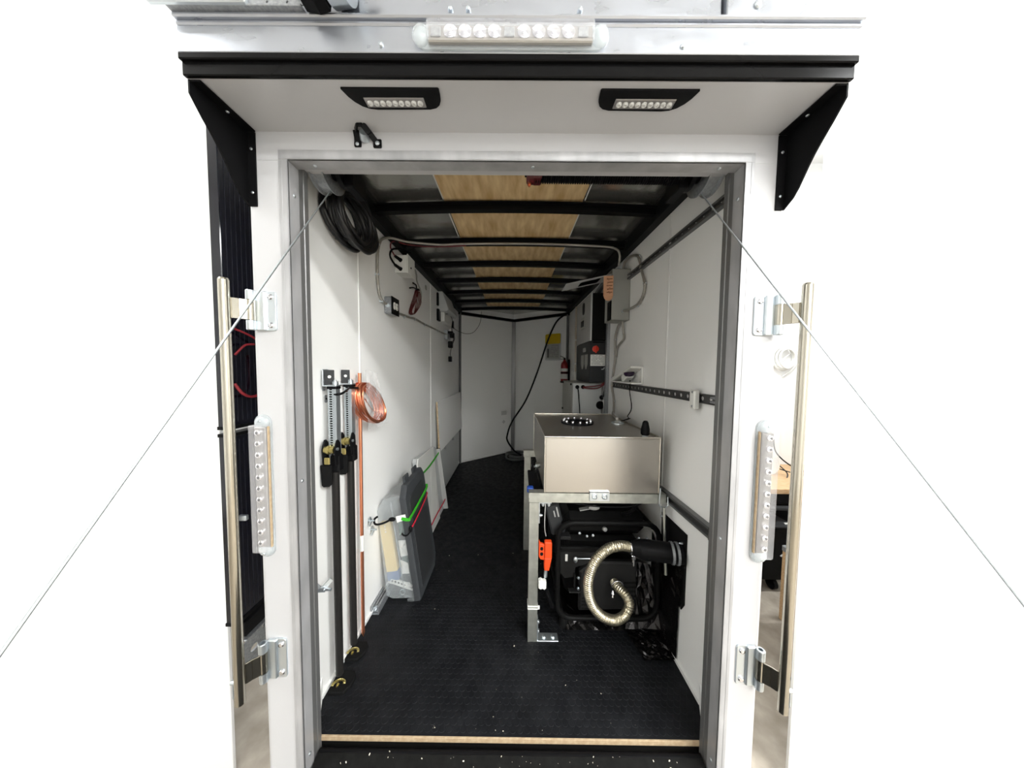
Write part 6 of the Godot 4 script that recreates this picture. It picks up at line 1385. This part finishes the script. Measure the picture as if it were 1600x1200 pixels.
# ================================================================ outside the trailer
func outside_things() -> void:
	# folded solar panels at the trailer's left side
	for w in [[1.055, 2.30, "upper dark solar panel folded along the trailer's left side"], [0.345, 1.035, "lower dark solar panel folded along the trailer's left side"]]:
		var t := thing("solar_panel", w[2], "solar panel", Vector3(-0.99, w[0], -1.2), "folded solar panels")
		var s := nst(); bx(s, -1.02, -0.985, w[0], w[1], -2.6, -0.135, 0.002); obj("panel", s, M.solar, t)
		s = nst(); bx(s, -1.022, -0.981, w[0] - 0.006, w[0] + 0.006, -2.6, -0.133, 0.001); bx(s, -1.022, -0.981, w[1] - 0.012, w[1], -2.6, -0.133, 0.001); obj("frame", s, M.black, t)
		s = nst()
		var z := -0.155
		while z > -1.2:
			bx(s, -0.985, -0.9842, w[0] + 0.02, w[1] - 0.025, z - 0.0014, z + 0.0014, 0.0)
			z -= 0.018
		var cl := obj("cell_lines", s, M.solar_line, t, true); cl.set_meta("kind", "stuff")
	var t := thing("panel_rack", "galvanised channel with round holes under the folded solar panels", "rack", Vector3(-0.99, 0.2, -1.2))
	var s := nst(); holed(s, facing(Vector3(-0.975, 0.205, -1.0), Vector3.RIGHT), -0.85, 0.085, 18, 0.10, 0.016, 0.012, 0.004); bx(s, -1.02, -0.972, 0.255, 0.263, -2.0, -0.16, 0.002); bx(s, -1.02, -0.972, 0.147, 0.155, -2.0, -0.16, 0.002); obj("channel", s, M.galv, t, true)
	s = nst(); bx(s, -1.02, -0.976, 0.275, 0.33, -2.0, -0.16, 0.002); obj("black_angle", s, M.black, t)
	s = nst()
	for z in [-0.5, -1.4]: bx(s, -0.985, -0.77, 0.18, 0.22, z - 0.02, z + 0.02, 0.002)
	obj("arm", s, M.galv, t)
	s = nst(); tube(s, curve([Vector3(-0.972, 1.40, -0.16), Vector3(-0.962, 1.385, -0.20), Vector3(-0.958, 1.36, -0.26), Vector3(-0.965, 1.355, -0.34)], 7), 0.0038, 7); tube(s, curve([Vector3(-0.97, 1.31, -0.155), Vector3(-0.962, 1.345, -0.185), Vector3(-0.96, 1.352, -0.22)], 6), 0.004, 7); tube(s, curve([Vector3(-0.97, 1.21, -0.15), Vector3(-0.958, 1.175, -0.165), Vector3(-0.955, 1.16, -0.20), Vector3(-0.955, 1.175, -0.24), Vector3(-0.955, 1.23, -0.258), Vector3(-0.955, 1.29, -0.255), Vector3(-0.962, 1.31, -0.245)], 8), 0.0048, 8); lone("red_panel_cables", s, M.red_loop, "red cable loops hanging in front of the folded solar panels", "cables")
	s = nst(); bx(s, -0.9855, -0.955, 0.715, 0.735, -0.17, -0.155, 0.003); lone("panel_clip", s, M.zinc, "small zinc clip on the lower solar panel beside the steel pole", "clip")
	# workbench at the right
	t = thing("wooden_bench", "workbench with a wood top beyond the trailer's right rear post", "workbench", Vector3(2.4, GY, -1.75))
	s = nst(); bx(s, 1.55, 3.4, 0.285, 0.325, -2.09, -1.45, 0.003); obj("top", s, M.bench_wood, t)
	s = nst()
	for x in [1.62, 3.33]:
		for z in [-1.52, -2.02]: bx(s, x - 0.035, x + 0.035, GY, 0.285, z - 0.035, z + 0.035, 0.003)
	obj("leg", s, M.black, t)
	s = nst(); bx(s, 1.56, 3.39, 0.19, 0.285, -1.53, -1.49, 0.002); obj("apron", s, M.black, t)
	s = nst(); bx(s, 1.6, 3.35, GY + 0.05, 0.19, -2.08, -2.06, 0.002); obj("back_panel", s, M.black_matt, t)
	s = nst(); cyl(s, Vector3(1.7, 0.165, -1.46), Vector3(3.2, 0.165, -1.46), 0.018, -1, 12); obj("rail", s, M.charcoal, t)
	t = thing("tool_chest", "black tool chest on casters under the wooden workbench", "chest", Vector3(1.95, GY, -1.6))
	s = nst(); prism(s, PackedVector2Array([Vector2(1.72, 0.04), Vector2(2.22, 0.04), Vector2(2.28, -0.05), Vector2(2.20, -0.40), Vector2(1.72, -0.40)]), 0.5, Transform3D(Basis(), Vector3(0, 0, -1.90)), 0.01); obj("body", s, M.black_matt, t)
	s = nst(); bx(s, 1.70, 2.24, 0.04, 0.055, -1.92, -1.38, 0.003); obj("lid", s, M.charcoal, t)
	s = nst()
	for x in [1.78, 2.13]:
		for z in [-1.45, -1.85]: cyl(s, Vector3(x - 0.015, GY + 0.045, z), Vector3(x + 0.015, GY + 0.045, z), 0.045, -1, 18)
	obj("caster", s, M.black, t)
	s = nst(); bx(s, 1.76, 2.16, -0.41, -0.40, -1.86, -1.44, 0.002); bx(s, 1.765, 1.795, GY + 0.045, -0.40, -1.87, -1.43, 0.002); bx(s, 2.115, 2.145, GY + 0.045, -0.40, -1.87, -1.43, 0.002); obj("caster_mount", s, M.charcoal, t)
	s = nst(); tube(s, curve([Vector3(2.24, -0.06, -1.38), Vector3(2.19, -0.13, -1.378), Vector3(2.13, -0.19, -1.385)], 5), 0.006, 7); obj("handle", s, M.grey_light, t)
	s = nst(); crumple(s, Vector3(2.17, 0.066, -1.42), Vector3(2.32, 0.066, -1.42), Vector3(2.32, -0.07, -1.375), Vector3(2.24, -0.05, -1.375), 5, 5, 0.008, Vector3(0, 0.3, 1).normalized(), 41); lone("white_rag", s, M.paper, "white rag draped over the black tool chest's corner", "rag")
	t = thing("timber_post", "light timber post with a screwed metal cap beside the tool chest", "post", Vector3(1.95, GY, -1.15))
	s = nst(); bx(s, 1.925, 1.975, GY, 0.0, -1.16, -1.13, 0.003); obj("timber", s, M.bench_wood, t)
	s = nst(); bx(s, 1.92, 1.98, 0.0, 0.042, -1.163, -1.125, 0.006); obj("cap", s, M.galv, t)
	s = nst()
	for y in [0.010, 0.030]: screw(s, Vector3(1.945, y, -1.125), Vector3.BACK, 0.008, 0.004)
	obj("screw", s, M.black, t)
	t = thing("cardboard_box", "tall brown cardboard box behind the right-hand steel pole", "box", Vector3(1.7, GY, -1.0))
	var rb := Basis(Vector3.UP, PI / 4)
	var cc := Vector3(1.585, 0, -0.76) + rb.x * 0.25 + rb.z * 0.17
	s = nst(); box(s, cc + Vector3(0, (GY + 0.57) / 2, 0), Vector3(0.50, 0.55 - GY - 0.02, 0.34), 0.004, rb); obj("carton", s, M.cardboard, t)
	s = nst(); box(s, cc + Vector3(0, GY + 0.01, 0), Vector3(0.51, 0.02, 0.35), 0.002, rb); obj("base_tray", s, M.black, t)
	var bm := smudge("carton_print", 64, 128, Color(0.62, 0.47, 0.31), Color(0.35, 0.24, 0.14), 9, 43)
	s = nst(); sheet(s, facing(cc - rb.x * 0.2505 - rb.z * 0.04, -rb.x), 0.22, 0.7); obj("printing", s, bm, t)
	# white cable loops, cords and a spool
	t = thing("white_cable_loop", "white cable coiled on the workshop wall over the wooden bench", "cable", Vector3(2.72, 1.4, -2.08))
	for k in 3:
		s = nst(); var pts := []
		for i in 28:
			var an := TAU * i / 28
			pts.append(Vector3(2.70 + 0.012 * k + (0.10 - 0.012 * k) * cos(an), 1.40 + (0.115 - 0.01 * k) * sin(an), -2.085 + 0.012 * k + 0.004 * sin(an * 2)))
		tube(s, pts, 0.009, 8, true); obj("loop", s, M.white_plastic, t)
	s = nst(); tube(s, curve([Vector3(2.70, 1.40, -2.08), Vector3(2.82, 1.48, -2.08), Vector3(2.86, 1.40, -2.08), Vector3(2.80, 1.30, -2.08), Vector3(2.71, 1.22, -2.09)], 7), 0.005, 7); obj("tail", s, M.white_plastic, t)
	s = nst(); tube(s, curve([Vector3(2.60, 0.68, -2.07), Vector3(2.635, 0.60, -2.07), Vector3(2.66, 0.46, -2.06), Vector3(2.72, 0.36, -1.98), Vector3(2.78, 0.318, -1.86)], 8), 0.006, 7); lone("bench_cable", s, M.black, "black cable hanging down the workshop wall onto the wooden bench", "cable")
	t = thing("cable_spool", "white round spool standing on the wooden bench", "spool", Vector3(2.36, 0.312, -1.80))
	s = nst(); lathe(s, Vector3(2.36, 0.412, -1.83), Vector3.BACK, [[0.0, 0.0], [0.085, 0.0], [0.085, 0.008], [0.05, 0.010], [0.05, 0.045], [0.085, 0.047], [0.085, 0.055], [0.0, 0.055]], 28); obj("reel", s, M.white_plastic, t)
	s = nst(); tube(s, curve([Vector3(2.45, 0.38, -1.78), Vector3(2.52, 0.36, -1.75), Vector3(2.60, 0.345, -1.74), Vector3(2.70, 0.318, -1.78)], 6), 0.005, 7); tube(s, curve([Vector3(2.44, 0.42, -1.79), Vector3(2.50, 0.35, -1.76), Vector3(2.44, 0.318, -1.70)], 6), 0.005, 7); obj("cord", s, M.charcoal, t)
